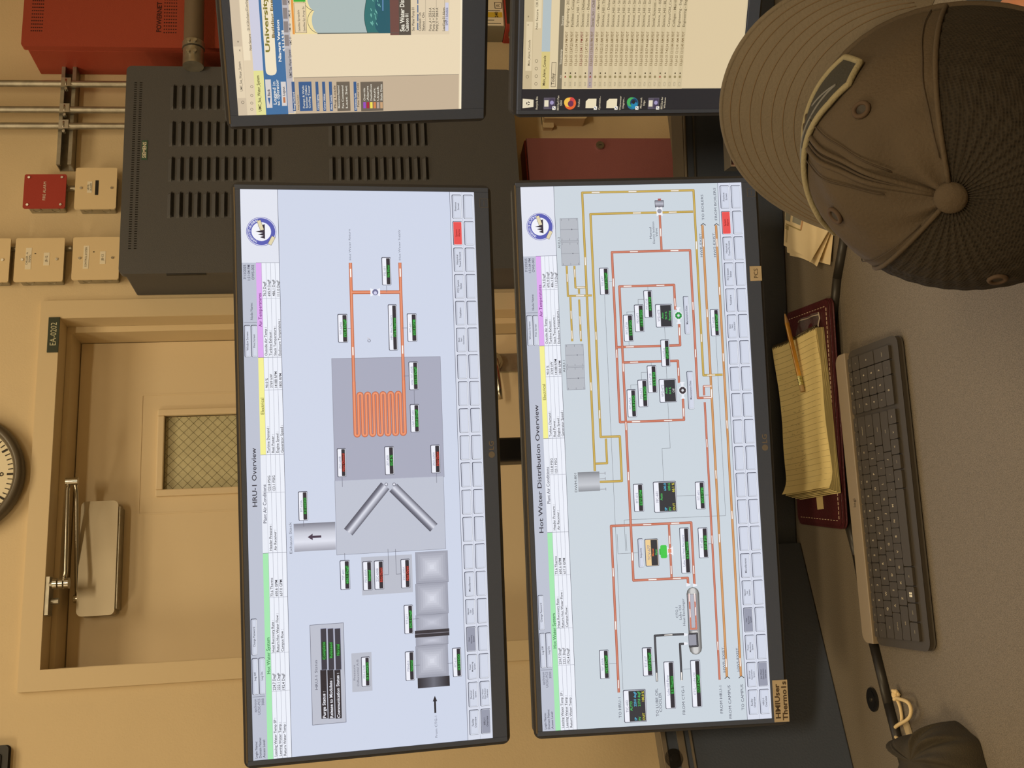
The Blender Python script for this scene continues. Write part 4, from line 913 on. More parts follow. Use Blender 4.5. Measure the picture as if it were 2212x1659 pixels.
for x in (1655, 1740, 1806): p = S.L(cT, x, 246); S.rect(p[0], p[1], W-5, p[1]+.4, (140, 130, 112), 4)
S.rect(0, H-2.6, W, H, (246, 232, 202), 1.8)
# ---- lower right: desktop and alarm console
A4 = Screen(SWR, SHR, corners(PR, SWR, SHR)); S = A4; cR = (1060, 0, 3.95); W, H = SWR*1000, SHR*1000
S.rect(0, 0, W, H, (38, 38, 42), 0)
wl, wt0 = S.L(cR, 270, 760); wb = H-1.5
S.rect(wl, wt0, W, wb, (218, 198, 160), 1)
def tp(x, y=720): return S.L(cR, x, y)[1]
def tR(x, ya, yb, hc, q, c_=(104, 92, 70), **k):
    a = S.L(cR, x, ya); e = S.L(cR, x, yb); S.txt(a[0], a[1], q, hc/3.95*.70, c_, x1=e[0], **k)
def bd(x0, x1, c_, ya=None, yb=None, ly=2):
    l = wl if ya is None else S.L(cR, x0, ya)[0]; r = W if yb is None else S.L(cR, x0, yb)[0]
    S.rect(l, tp(x0), r, tp(x1), c_, ly); return l, tp(x0), r, tp(x1)
S.rect(wl, wt0, W, tp(350), (196, 178, 142), 1.5); bd(292, 345, (220, 202, 166), 605, 185, 2); bd(350, 426, (212, 194, 158)); bd(362, 415, (226, 210, 174), 240, None, 2.3)
tR(332, 560, 340, 18, 'Main_Alarm_Console'); tR(400, 250, 80, 18, 'Not Secure'); tR(402, 60, -250, 18, '128.114.5.54/ord?station'); tR(322, 220, 205, 14, 'x'); tR(328, 150, 132, 16, '+')
for (x, y) in ((312, 655), (385, 715), (388, 650), (388, 585), (390, 520)):
    p = S.L(cR, x, y); S.ring(p[0], p[1], 1.7, 2.2, (90, 80, 60), 3, n=10)
bd(426, 496, (178, 190, 192)); bd(426, 496, (214, 196, 130), 758, 440, 2.4); tR(462, 728, 475, 22, 'Main_Alarm_Console', (56, 46, 30))
bd(500, 566, (222, 204, 166)); l, t, r, b_ = S.B(cR, 516, 530, 556, 742); S.rect(l, t, r, b_, (110, 100, 80), 2.6); S.rect(l+.6, t+.6, r-.6, b_-.6, (214, 196, 160), 2.9); S.txt(l+3, b_-2.4, 'Today', 4.4, (60, 52, 40))
bd(566, 606, (128, 118, 96)); tR(602, 668, 640, 16, 'Ack', (220, 208, 180)); tR(603, 552, 420, 16, 'Timestamp', (220, 208, 180)); tR(618, 218, 135, 18, 'Source', (220, 208, 180))
ts_ = ['1:49:24 PM', '12:47:23 PM', '1:21:04 PM', '1:04:11 PM', '12:47:32 PM', '12:36:30 PM', '11:24:12 AM', '10:23:13 AM', '9:33:26 AM', '9:20:26 AM', '9:20:22 AM', '9:20:03 AM', '9:20:01 AM', '9:20:01 AM', '9:20:00 AM', '9:30:01 AM', '8:57:44 AM', '8:26:27 AM', '8:19:59 AM', '8:00:01 AM', '7:42:24 AM', '12:12:44 AM', '12:12:41 AM', '12:12:40 AM']
so = ['Engineering - 2021 - Elec', 'Facilities - Containment', 'Science_Hill - Thimann', 'Sciences - Delaware - Lab', 'Sciences - Delaware - Lab', 'Social_Sci - Chiller - Lab', 'Colleges - Merrill_Coll', 'Science_Hill - Thimann', 'Sciences - Delaware', 'Science_Hill - Sinsheimer'] + ['Science_Hill - Sinsheimer']*7 + ['Social_Sciences - Roof', 'Science_Hill - ISB - Mech', 'Science_Hill - BLDG01', 'Campus/Old_Cool_Comm', 'Colleges - Merrill_Coll', 'Engineering - Engineering', 'Engineering - Engineering']
for k in range(24):
    x = 632+k*42.4; t0 = tp(x-19, 720); t1 = tp(x+21, 720)
    S.rect(wl+1, t0, W, t1, (178, 160, 152) if k == 5 else ((206, 188, 150) if k % 2 else (214, 196, 158)), 2)
    p = S.L(cR, x, 735); S.rr(p[0], t0+2.4, p[0]+5.6, t1-2.4, .8, (150, 138, 112), 2.6); S.rr(p[0]+.5, t0+2.9, p[0]+5.1, t1-2.9, .6, (92, 96, 170) if k == 5 else (214, 196, 160), 2.9)
    if k == 5: S.line((p[0]+1.4, (t0+t1)/2), (p[0]+2.4, t1-3.6), .5, (240, 235, 225), 4); S.line((p[0]+2.4, t1-3.6), (p[0]+4.4, t0+3.6), .5, (240, 235, 225), 4)
    q = S.L(cR, x, 655); red = k in (0, 5, 19); cc = (150, 50, 40) if red else (120, 125, 60) if k == 1 else (150, 134, 96)
    S.disc(q[0], (t0+t1)/2, 1.9, cc, 3, n=3 if red else 10); 
    if red or k % 3: S.disc(q[0]+5, (t0+t1)/2, 1.1, (70, 60, 44), 3, n=8)
    tcx = (120, 46, 40) if k == 3 else (124, 100, 64)
    S.txt(S.L(cR, x, 560)[0], t1-2.0, '13-Jul-25 '+ts_[k]+' PDT', 3.7, tcx, x1=S.L(cR, x, 268)[0])
    S.txt(S.L(cR, x, 228)[0], t1-2.0, so[k], 3.7, (110, 96, 70))
S.rect(wl, tp(632+24*42.4-18), wl+.5, wb, (150, 140, 116), 2); S.rect(wl, wb-1.2, W, wb-.9, (160, 150, 126), 2)
ic = [(318, 'bin', ['Recycle Bin']), (500, 'pc', ['BECSys2 Pan', '5000']), (678, 'fox', ['Firefox']), (855, 'doc', ['Operation...']), (1032, 'doc', ['Wastewater', 'Diagram...']), (1210, 'edge', ['Microsoft', 'Edge']), (1388, 'pc', ['BECSys for', 'Windows'])]
for (x, kd, names_) in ic:
    p = S.L(cR, x, 882); cx, cy = p
    if kd == 'bin':
        S.poly([(cx-6.6, cy-8), (cx+6.6, cy-8), (cx+5, cy+8), (cx-5, cy+8)], (226, 214, 186), 3)
        for k in range(3): S.line((cx+2.4*math.cos(k*2.1), cy+2.4*math.sin(k*2.1)), (cx+2.4*math.cos(k*2.1+1.3), cy+2.4*math.sin(k*2.1+1.3)), 1.3, (40, 40, 44), 4)
    elif kd == 'pc': S.rect(cx-8, cy-8.5, cx+8, cy+8.5, (90, 84, 96), 3); S.rect(cx-4.5, cy-7.5, cx+4.5, cy-1.4, (226, 216, 190), 3.4); S.rect(cx-7, cy+0, cx+7, cy+7.6, (70, 62, 84), 3.4); S.disc(cx+1, cy+3.6, 2.8, (160, 150, 190), 3.7)
    elif kd == 'fox':
        S.disc(cx, cy, 8.6, (228, 100, 50), 3, n=28); S.disc(cx+1.6, cy-3, 6.4, (240, 190, 80), 3.3, n=24); S.disc(cx-.4, cy+.6, 4.3, (110, 50, 80), 3.6, n=20); S.disc(cx+4.6, cy+2.6, 3.6, (210, 70, 70), 3.4)
    elif kd == 'doc': S.poly([(cx-6.6, cy-8), (cx+3, cy-8), (cx+6.6, cy-4), (cx+6.6, cy+8), (cx-6.6, cy+8)], (232, 218, 184), 3)
    elif kd == 'edge':
        S.disc(cx, cy, 8.6, (40, 110, 140), 3, n=28); S.disc(cx+2, cy-2.4, 6.6, (70, 170, 90), 3.3, n=24); S.disc(cx+1.4, cy+1.6, 5.6, (30, 60, 96), 3.6, n=24); S.disc(cx-2.6, cy+2.6, 5, (36, 130, 170), 3.8, n=20); S.disc(cx+2, cy+1.2, 2.8, (38, 38, 42), 4)
    if kd in ('pc', 'doc', 'edge'): S.rr(cx-9, cy+4.4, cx-4, cy+9.4, .8, (240, 232, 214), 4.4); S.line((cx-8, cy+8.4), (cx-5, cy+5.4), .8, (50, 90, 150), 4.7)
    for i, q in enumerate(names_): S.txt(cx+.6, cy+14+i*4.6, q, 2.75, (205, 192, 165), align='CENTER')
# ------------------------------------------------------------------ monitor bodies
def monitor(name, label, M, w, h, bz, screen, logo=None, depth=.034, trim=None, group='monitors on the desk'):
    l, r, t, bt = bz
    e = empty('computer_monitor', (0, 0, 0), M=M); tag(e, label, 'monitor', group)
    b = MB()
    X0, X1, Z0, Z1 = -w/2-l, w/2+r, -h/2-bt, h/2+t
    b.rbox(X0, X1, .004, depth, Z0, Z1, .008); b.rbox(X0+.12, X1-.12, depth, depth+.03, Z0+.06, Z1-.06, .02)
    b.build('case', P('case_black', (56, 58, 66), .45, bump=.1, bscale=700), e, bevel=.003)
    b = MB()
    # bezel frame around the panel
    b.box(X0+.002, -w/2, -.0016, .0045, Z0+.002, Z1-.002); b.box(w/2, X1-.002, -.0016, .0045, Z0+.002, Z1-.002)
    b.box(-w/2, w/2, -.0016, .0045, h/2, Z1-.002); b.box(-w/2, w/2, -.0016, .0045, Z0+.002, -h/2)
    bz_ = b.build('bezel', P('bezel_black_glare', (76, 88, 116), .5, bump=.12, bscale=1200), e, bevel=.0006)  # black plastic tinted blue: screen glare is put into the colour
    if trim:
        b = MB(); b.box(X0+.006, X1-.006, -.002, .012, Z1-.0022, Z1-.0002); b.build('bezel_trim', P('trim_line', (120, 112, 100), .4, .4), e)
    if logo:
        b = MB(); zc = -h/2-bt*.55
        lx = logo
        b.cyl((lx, -.0016, zc), (lx, -.0020, zc), .0046, 0, n=24); b.text('LG', wt(lx+.007, -.0020, zc-.0035), .0072, align='LEFT', sx=1.1, bold=.02)
        b.build('maker_logo', P('logo_grey', (120, 114, 110), .5), bz_)
        b = MB(); a = w/2-.010; z = -h/2-.0145
        for (x0, x1, z0, z1) in ((a-.013, a, z-.0065, z-.006), (a-.013, a, z+.006, z+.0065), (a-.013, a-.0125, z-.0065, z+.0065), (a-.0005, a, z-.0065, z+.0065), (a-.010, a-.003, z-.0002, z+.0002)): b.box(x0, x1, -.0020, -.0016, z0, z1)
        b.build('energy_mark', P('mark_grey', (112, 108, 106), .6), bz_)
    s_ = screen.build('screen', e); s_.location = (0, -.0002, 0)
    return e
PA = pose((.3282, 1.5101, 1.4564), -13.41, -4.46); PB = pose((.3358, 1.5043, 1.0494), -11.9, 3.6)
bzL = (.0085, .0085, .0095, .0235)
xa = A1.L(None, 1062, 985)[0]/1000-SW/2; xb = A2.L(None, 1652, 970)[0]/1000-SW/2
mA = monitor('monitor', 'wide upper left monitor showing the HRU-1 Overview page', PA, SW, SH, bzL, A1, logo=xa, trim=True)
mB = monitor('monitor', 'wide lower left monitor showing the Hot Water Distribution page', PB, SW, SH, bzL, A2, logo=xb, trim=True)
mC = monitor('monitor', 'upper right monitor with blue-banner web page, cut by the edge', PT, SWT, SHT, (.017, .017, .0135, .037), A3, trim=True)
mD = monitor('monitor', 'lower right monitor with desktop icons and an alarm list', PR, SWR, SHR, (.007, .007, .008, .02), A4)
tape = P('label_tape', (206, 190, 164), .6, var=.08, vscale=60)
def sticker(par, Sc, x0, x1, y0, y1, lines, hs, wd, bo=.03):
    l, t, r, b_ = Sc.B(None, x0, y0, x1, y1); l, r = l/1000-SW/2, r/1000-SW/2; t, b_ = SH/2-t/1000, SH/2-b_/1000
    b = MB(); b.box(l, r, -.0021, -.0016, b_, t, 0)
    for i, q in enumerate(lines): b.text(q, wt((l+r)/2, -.0023, (t+b_)/2-hs/2+((len(lines)-1)/2-i)*hs*1.45), hs, mi=1, bold=bo, sx=wd)
    b.build('label_sticker', [tape, P('sticker_ink', (84, 70, 56), .7)], par)
class _N: pass
sticker(mB, A2, 1668, 1700, 1470, 1560, ['HMIUser', 'Thermo1s'], .0072, 1.3)
sticker(mB, A2, 1619, 1644, 576, 608, ['PCS'], .0064, 1.0, 0.)
# ------------------------------------------------------------------ desk
DZ = .74; FZ = .728
seam = [onz(x, y, FZ)[:2] for x, y in ((1846, 420), (1830, 510), (1814, 600), (1804, 700), (1803, 760), (1808, 880), (1815, 1000), (1833, 1110), (1857, 1200), (1893, 1390), (1925, 1520), (1962, 1659))]
first = seam[0]+(seam[0]-seam[1])*3.2; last = seam[-1]+np.array([-.9, -.30])
seam = [first]+seam+[last]
seam = [tuple(p) for p in seam]
M_desk = P('desk_laminate', (126, 116, 102), .55, rgb2=(92, 84, 72), vscale=900)
M_edge = P('desk_edge', (40, 37, 33), .45)
desk = empty('desk', (.3, 1.4, 0)); tag(desk, 'grey-brown speckled corner desk with a raised rear shelf', 'desk')
Wd = Matrix.Translation((-.3, -1.4, 0))
rear = list(seam)+[(last[0], 2.15), (2.1, 2.15)]
e_ = .006
b = MB(); b.prism(rear, DZ-.03, DZ, T=Wd); b.build('rear_surface', M_desk, desk)
b = MB()
for (p, q) in zip(seam, seam[1:]): b.tube([(p[0], p[1], DZ-.0078), (q[0], q[1], DZ-.0078)], .0078, n=10, T=Wd)
b.build('edge_band', M_edge, desk)
front = [(p[0]+.0, p[1]+.012) for p in seam]+[(last[0], .78), (.30, 1.00), (.9, .62), (1.5, .3), (first[0], first[1]-.6)]
front = [(p[0], p[1]) for p in seam]+[(last[0], .92), (.1, 1.02), (.37, 1.0), (.55, .98), (.85, .92), (1.1, .75), (1.6, .30), (2.2, .2)]
b = MB(); b.prism(front, FZ-.028, FZ, T=Wd); b.build('front_surface', M_desk, desk)
for (x, y) in ((-.95, 1.1), (-.95, 2.0), (1.5, .55), (1.9, 2.0), (.45, 2.0)):
    b = MB(); b.box(x-.03, x+.03, y-.03, y+.03, 0, FZ-.029 if y < 1.5 else DZ-.031, T=Wd); b.build('leg', M_black, desk)
g = onz(1887, 1511, DZ)
b = MB(); b.cyl((0, 0, .0002), (0, 0, .003), .017, n=28); b.cyl((0, 0, .003), (0, 0, .0042), .012, n=24); 
gr = empty('cable_grommet', (g[0], g[1], DZ)); tag(gr, 'small black round grommet set in the rear desk surface', 'cable grommet'); b.build('disc', M_black2, gr)
b = MB(); b.cyl((0, 0, .0042), (0, 0, .0054), .003, n=12); b.build('screw', M_steel, gr)
# ------------------------------------------------------------------ low black partitions behind the screens
def partition(name, A, B, z1, thick, trims, label, bolt=None):
    A = np.array(A); B = np.array(B); d = (B-A); L = np.linalg.norm(d); yaw = math.atan2(d[1], d[0])
    e = empty(name, (A[0], A[1], DZ), (0, 0, yaw)); tag(e, label, 'partition')
    h = z1-DZ
    b = MB(); b.box(0, L, 0, thick, .0005, h-.006); b.build('panel', P('partition_black_glare', (74, 84, 104), .55, bump=.2, bscale=300), e, bevel=.002)  # lifted bluish black, the veil of glare from the screens painted in
    b = MB(); b.box(0, L, -.001, thick+.001, h-.006, h); b.build('top_cap', P('cap_grey', (98, 92, 84), .45, .3), e)
    for (za, zb, m_) in trims:
        b = MB(); b.box(0, L, -.004, 0, za-DZ, zb-DZ); b.build('trim_strip', m_, e)
    if bolt:
        b = MB(); b.cyl((bolt[0], -.004, bolt[1]-DZ), (bolt[0], -.010, bolt[1]-DZ), .006, n=16); b.cyl((bolt[0], 0, bolt[1]-DZ), (bolt[0], -.004, bolt[1]-DZ), .014, n=20); b.build('joint_bolt', M_black2, e)
    return e
M_tr = P('trim_alu', (150, 142, 132), .4, .6)
d1 = np.array([.57, -.15]); d1 = d1/np.linalg.norm(d1)
A0 = np.array([.24, 1.73])
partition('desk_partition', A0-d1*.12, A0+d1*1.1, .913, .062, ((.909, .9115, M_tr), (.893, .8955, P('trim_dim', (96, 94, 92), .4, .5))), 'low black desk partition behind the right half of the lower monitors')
d2 = np.array([.335, .078]); d2 = d2/np.linalg.norm(d2)
B1 = np.array([.195, 1.716])
Lp = 1.1; st_ = B1-d2*Lp
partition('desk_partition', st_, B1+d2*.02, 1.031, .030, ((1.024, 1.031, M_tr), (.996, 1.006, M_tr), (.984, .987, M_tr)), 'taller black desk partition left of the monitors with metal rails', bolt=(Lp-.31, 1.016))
# ------------------------------------------------------------------ monitor stands
def xf(M, v): return M @ Vector(v)
st = empty('monitor_stand', (.345, 1.86, DZ)); tag(st, 'black double monitor stand with one upright post behind the wide screens', 'monitor stand')
b = MB(); b.rbox(-.17, .17, -.06, .12, .0005, .010, .02, axis='z'); b.build('base_plate', M_black2, st, bevel=.002)
q = ony(1105, 945, 1.83); q2 = ony(1105, 998, 1.83); pxm = (q[0]+q2[0])/2-.345; pw = abs(q[0]-q2[0])/2
b = MB(); b.rbox(pxm-pw, pxm+pw, -.035, .0, .010, .80, .006, axis='z'); b.build('post', P('post_black', (38, 40, 48), .4), st, bevel=.002)
for M_ in (PA, PB):
    c = xf(M_, (0, .074, 0))-Vector((.345, 1.86, DZ)); n_ = (M_ @ Vector((0, 1, 0)) - M_ @ Vector((0, 0, 0)))
    b = MB(); b.tube([c-n_*.0, (pxm, -.015, c.z)], .018, n=12); b.box(c.x-.05, c.x+.05, c.y-.002, c.y+.006, c.z-.05, c.z+.05); b.build('mount_arm', M_black, st)
for M_, bx_o, lab, h_ in ((PT, (1.22, 1.43), 'black stand post carrying the upper right monitor', None), (PR, (1.16, 1.33), 'black stand carrying the lower right monitor', None)):
    c = xf(M_, (.02, .074, -.02)); s2_ = empty('monitor_stand', (bx_o[0], bx_o[1], DZ)); tag(s2_, lab, 'monitor stand')
    b = MB(); b.rbox(-.07, .07, -.06, .06, .0005, .010, .02, axis='z'); b.build('base_plate', M_black2, s2_)
    b = MB(); b.cyl((0, 0, .01), (0, 0, c.z-DZ+.03), .017, n=20); b.build('post', M_black, s2_)
    b = MB(); b.tube([(0, 0, c.z-DZ), (c.x-bx_o[0], c.y-bx_o[1], c.z-DZ)], .014, n=12); b.build('mount_arm', M_black, s2_)
# small black device with a red lamp behind the cap brim
pd = onp(1578, 356, np.array([.24, .97, 0.]), .24*.80+.97*1.47); 
dv = empty('desk_device', (pd[0], pd[1], DZ), (0, 0, R(-14))); tag(dv, 'black upright device with a silver edge and glowing red lamp', 'desk device')
dh = pd[2]-DZ
b = MB(); b.rbox(0, .13, 0, .03, .0005, dh-.001, .004); b.build('device_case', M_black2, dv, bevel=.001)
b = MB(); b.box(-.003, 0, -.001, .03, .0005, dh); b.box(.0, .13, -.001, .03, dh-.001, dh); b.build('device_rim', M_alu, dv)
b = MB(); b.sph((.004, -.002, dh-.010), .003, .003, .004, n=12); b.build('red_lamp', P('led_red', (255, 60, 30), .3, emit=6), dv)
# ------------------------------------------------------------------ keyboard
K = [onz(x, y, FZ+.014)[:2] for x, y in ((1822, 768), (1931, 726), (2004, 1392), (1884, 1400))]   # back right, front right, front left, back left
kc = sum(K)/4; dxk = ((K[0]-K[3])+(K[1]-K[2]))/2; KL = np.linalg.norm(dxk); kyaw = math.atan2(dxk[1], dxk[0])
KD = (np.linalg.norm(K[0]-K[1])+np.linalg.norm(K[3]-K[2]))/2
KD = KD*.985
kb = empty('keyboard', (kc[0], kc[1], FZ), (0, 0, kyaw)); tag(kb, 'dark grey computer keyboard with a pale silver rear bar', 'keyboard')
tl = R(4.2)
KT = Matrix.Translation((0, 0, .0125)) @ Matrix.Rotation(tl, 4, 'X')
bar = .0285
b = MB(); b.rbox(-KL/2, KL/2, -KD/2, KD/2-bar, -.0045, .004, .012, T=KT, axis='z'); b.build('base', P('kb_base', (64, 58, 50), .5, bump=.05), kb, bevel=.0015)
b = MB(); b.rbox(-KL/2, KL/2, -KD/2+.0005, KD/2-.001, -.0062, -.0047, .012, T=KT, axis='z'); b.build('under_tray', P('kb_under', (40, 37, 33), .5), kb)
b = MB()
pts = [(-KL/2, KD/2-bar), (KL/2, KD/2-bar)]
for cx, st0 in ((KL/2-.014, 0), (-KL/2+.014, 90)):
    for k in range(7): t = R(st0+90*k/6); pts.append((cx+.014*math.cos(t), KD/2-.014+.014*math.sin(t)))
b.prism(pts, -.0045, .0105, T=KT); b.build('rear_bar', P('kb_silver', (150, 136, 116), .45, .15, bump=.05, bscale=900), kb, bevel=.0012)
b = MB(); b.text('logi', KT @ TR(-.01, KD/2-.019, .0108), .0065); b.build('maker_logo', P('logo_dark', (70, 60, 50), .6), kb)
for sx in (-1, 1):
    b = MB(); b.box(sx*KL*.36-.02, sx*KL*.36+.02, KD/2-.03, KD/2-.012, -.0105+.0002, -.0015, T=Matrix.Translation((0, 0, .0108))); b.build('foot', M_black, kb)
u = (KL-.020)/19.25; x00 = -KL/2+.010
fnh = .0115; rowh = (KD-bar-.006-.0115-fnh)/5
rows = []
yt = KD/2-bar-.003
def row(y1, h, items, x=0.):
    for it in items:
        w_, s_ = it if isinstance(it, tuple) else (1, it)
        if s_ is not None: rows.append((x00+x*u, x00+(x+w_)*u, y1-h, y1, s_))
        x += w_
row(yt, fnh, [(1, 'Esc')]+[(1, q) for q in ('F1', 'F2', 'F3', 'F4', 'F5', 'F6', 'F7', 'F8', 'F9', 'F10', 'F11', 'F12', 'Ins', 'Del')]+[(.25, None), 'calc', '=', 'prt', 'lck'])
y = yt-fnh
row(y, rowh, list('`1234567890-=')+[(2, 'backspace'), (.25, None), 'num', '/', '*', '-'])
row(y-rowh, rowh, [(1.5, 'tab')]+list('QWERTYUIOP[]')+[(1.5, '\\'), (.25, None), '7', '8', '9'])
row(y-2*rowh, rowh, [(1.75, 'caps lock')]+list("ASDFGHJKL;'")+[(2.25, 'enter'), (.25, None), '4', '5', '6'])
row(y-3*rowh, rowh, [(2.25, 'shift')]+list('ZXCVBNM,./')+[(2.75, 'shift'), (.25, None), '1', '2', '3'])
row(y-4*rowh, rowh, [(1.25, 'ctrl'), (1.25, 'fn'), (1.25, 'win'), (1.25, 'alt'), (5.25, ' '), (1.25, 'alt'), (.5+.0, None), (1, '<'), (1, 'v'), (1, '>'), (.25+.25, None)] if False else
    [(1.25, 'ctrl'), (1.2, 'start'), (1.05, '#'), (1.25, 'alt'), (5, ' '), (1.25, 'alt'), (1, 'ctrl'), (1, '<'), (1, 'v'), (1, '>'), (.25, None), (2, '0'), (1, '.')])
rows.append((x00+18.25*u, x00+19.25*u, y-3*rowh, y-rowh, '+')); rows.append((x00+18.25*u, x00+19.25*u, y-5*rowh, y-3*rowh, 'enter'))
M_key = P('key_cap', (66, 60, 52), .5); M_leg = P('key_legend', (190, 178, 150), .6)
for (a, c, d_, e2, s_) in rows:
    g_ = .0009; b = MB(); cx, cy = (a+c)/2, (d_+e2)/2
    b.rbox(a+g_-cx, c-g_-cx, d_+g_-cy, e2-g_-cy, .0, .0042, .0016, axis='z', n=2)
    if s_ == '#':
        for i in (0, 1):
            for j in (0, 1): b.box(-.0032+i*.0034, -.0004+i*.0034, -.0032+j*.0034, -.0004+j*.0034, .0042, .00435, 1)
    elif s_ == ' ': pass
    elif len(s_) == 1: b.text(s_, TR(0 if not s_.isalpha() else -.001, -.0014, .0044), .0038, mi=1, bold=.02)
    else: b.text(s_, TR(0, -.0014, .0044), .0021, mi=1)
    b.build('key', [M_key, M_leg if s_ != '#' else P('key_window', (235, 230, 210), .5)], kb, bevel=.0005, M=KT @ Matrix.Translation((cx, cy, .0041)))
# ------------------------------------------------------------------ portfolio, pad, pencil
PC = [onz(x, y, DZ+.006)[:2] for x, y in ((1702, 688), (1787, 634), (1827, 1128), (1722, 1142))]  # back right, front right, front left, back left
pc = sum(PC)/4; dxp = ((PC[1]-PC[2])+(PC[0]-PC[3]))/2; pyaw = math.atan2(dxp[1], dxp[0]); PL = np.linalg.norm(dxp); PDp = (np.linalg.norm(PC[0]-PC[1])+np.linalg.norm(PC[3]-PC[2]))/2
M_lea = P('maroon_leather', (74, 30, 36), .38, bump=.35, bscale=250)
pf = empty('portfolio', (pc[0], pc[1], DZ), (0, 0, pyaw)); tag(pf, 'maroon leather portfolio with white stitching under the yellow pad', 'portfolio')
b = MB(); b.rbox(-PL/2, PL/2, -PDp/2, PDp/2, .0005, .005, .012, axis='z'); b.build('cover', M_lea, pf, bevel=.0015)
b = MB(); b.rbox(-PL/2+.004, PL/2-.002, -PDp/2+.004, PDp/2-.004, .0052, .0078, .010, axis='z'); b.build('inner_leaf', M_lea, pf, bevel=.001)
b = MB(); n = 46
for k in range(n):
    x = -PL/2+.016+k*(PL-.032)/(n-1); b.tube([(x-.0026, -PDp/2+.0115, .0080), (x+.0026, -PDp/2+.0115, .0080)], .0006, n=5)
for k in range(14):
    yk = -PDp/2+.02+k*(PDp-.04)/13
    for sx in (-1, 1): b.tube([(sx*(PL/2-.011), yk-.0026, .0080), (sx*(PL/2-.011), yk+.0026, .0080)], .0006, n=5)
b.build('stitching', P('thread', (205, 185, 160), .7), pf)
b = MB()
rs_ = random.Random(3)
def slv(u_, v_): return (PL/2-.092+.075*u_, -PDp/2+.035+.095*v_, .0085+.004*math.sin(u_*7+v_*3)**2+.003*math.sin(v_*11))
b.grid(slv, 14, 14)
clear = P('clear_plastic', (150, 150, 155), .08, spec=.9, alpha=.22, bump=.6, bscale=50)
b.build('clear_sleeve', clear, pf)
b = MB(); b.tube([slv(u_/8, 0) for u_ in range(9)], .0012, n=6); b.tube([slv(.95, v_/8) for v_ in range(9)], .0010, n=6); b.build('sleeve_edge', P('plastic_edge', (190, 180, 165), .15, spec=.9), pf)
# yellow pad: sheets curl up at the far edge and at the left end
PB_ = [onz(x, y, DZ+.022)[:2] for x, y in ((1684, 752), (1757, 708), (1797, 1040), (1710, 1078))]
c0 = sum(PB_)/4; dxb = ((PB_[1]-PB_[2])+(PB_[0]-PB_[3]))/2; byaw = math.atan2(dxb[1], dxb[0]); BL_ = np.linalg.norm(dxb); BD = (np.linalg.norm(PB_[0]-PB_[1])+np.linalg.norm(PB_[3]-PB_[2]))/2
nb = empty('notepad', (c0[0], c0[1], DZ+.008), (0, 0, byaw)); tag(nb, 'yellow ruled spiral notepad lying on the maroon portfolio', 'notepad')
M_yel = P('yellow_paper', (240, 222, 160), .7, var=.04, vscale=40)
def sheet(k):
    h = .0035+.0022*k
    def f_(u_, v_):
        x = -BL_/2+BL_*u_; y_ = -BD/2+BD*v_
        lift = .010*max(0, (v_-.62)/.38)**2*(.5+.8*abs(u_-.45)) + (.010*max(0, (.12-u_)/.12)**2)
        droop = -.006*max(0, (.16-v_)/.16)**1.5*(1 if k == 5 else .3)*(1-.6*u_)
        wav_ = .0012*math.sin(u_*9+k)
        return (x-.002*(5-k)*(1-u_), y_-.0006*(5-k), h+lift*(k/5)+droop+wav_)
    return f_
b = MB()
b.grid(sheet(0), 20, 10)
for k in (1, 2, 3, 4): b.grid(sheet(k), 20, 10)
# side skirts joining the stack
def side(fn0, fn1, v_): return lambda u_, w_: tuple(np.array(fn0(u_, v_))*(1-w_)+np.array(fn1(u_, v_))*w_)
for v_ in (0, 1): b.grid(side(lambda a, c: (lambda q: (q[0], q[1], .0004))(sheet(0)(a, c)), sheet(4), v_), 20, 3, mi=1)
def endf(v_, w_): a = np.array(sheet(0)(0, v_)); a[2] = .0004; return tuple(a*(1-w_)+np.array(sheet(4)(0, v_))*w_)
b.grid(endf, 12, 3, mi=1)
def endf2(v_, w_): a = np.array(sheet(0)(1, v_)); a[2] = .0004; return tuple(a*(1-w_)+np.array(sheet(4)(1, v_))*w_)
b.grid(endf2, 12, 3, mi=1)
b.build('page_stack', [M_yel, P('page_edges', (140, 128, 84), .8)], nb)
b = MB(); b.grid(sheet(5), 30, 14)
tp_ = sheet(5)
for k in range(26):
    u_ = .05+k*.90/25; b.tube([tuple(np.array(tp_(u_, v_/10))+np.array((0, 0, .00025))) for v_ in range(0, 11)], .00022, mi=1, n=4)
rs_ = random.Random(7)
for k in range(60):
    u_ = .12+rs_.random()*.7; v_ = .45+rs_.random()*.5; p = np.array(tp_(u_, v_))+np.array((0, 0, .0004)); q = p+np.array(((rs_.random()-.5)*.004, (rs_.random()-.2)*.012, 0.)); b.tube([tuple(p), tuple(q)], .0002, mi=2, n=4)
b.build('top_page', [M_yel, P('rule_line', (182, 168, 124), .8), P('pencil_marks', (150, 140, 112), .8)], nb)
b = MB(); pts = []
for k in range(34*8):
    t = k/8; v_ = t/34; p = tp_(1, v_); a = 2*math.pi*t; pts.append((BL_/2+.0035*math.cos(a)+.0005, -BD/2+BD*v_, max(.0045, p[2]-.003)+.0042*math.sin(a)))
b.tube(pts, .0009, n=5); b.build('spiral_wire', P('wire_dark', (88, 78, 62), .35, .7), nb)
b = MB(); b.box(-BL_/2-.030, -BL_/2+.01, -.012, .012, .0006, .0010); b.build('sticky_tab', P('tab_yellow', (206, 184, 132), .7), nb)
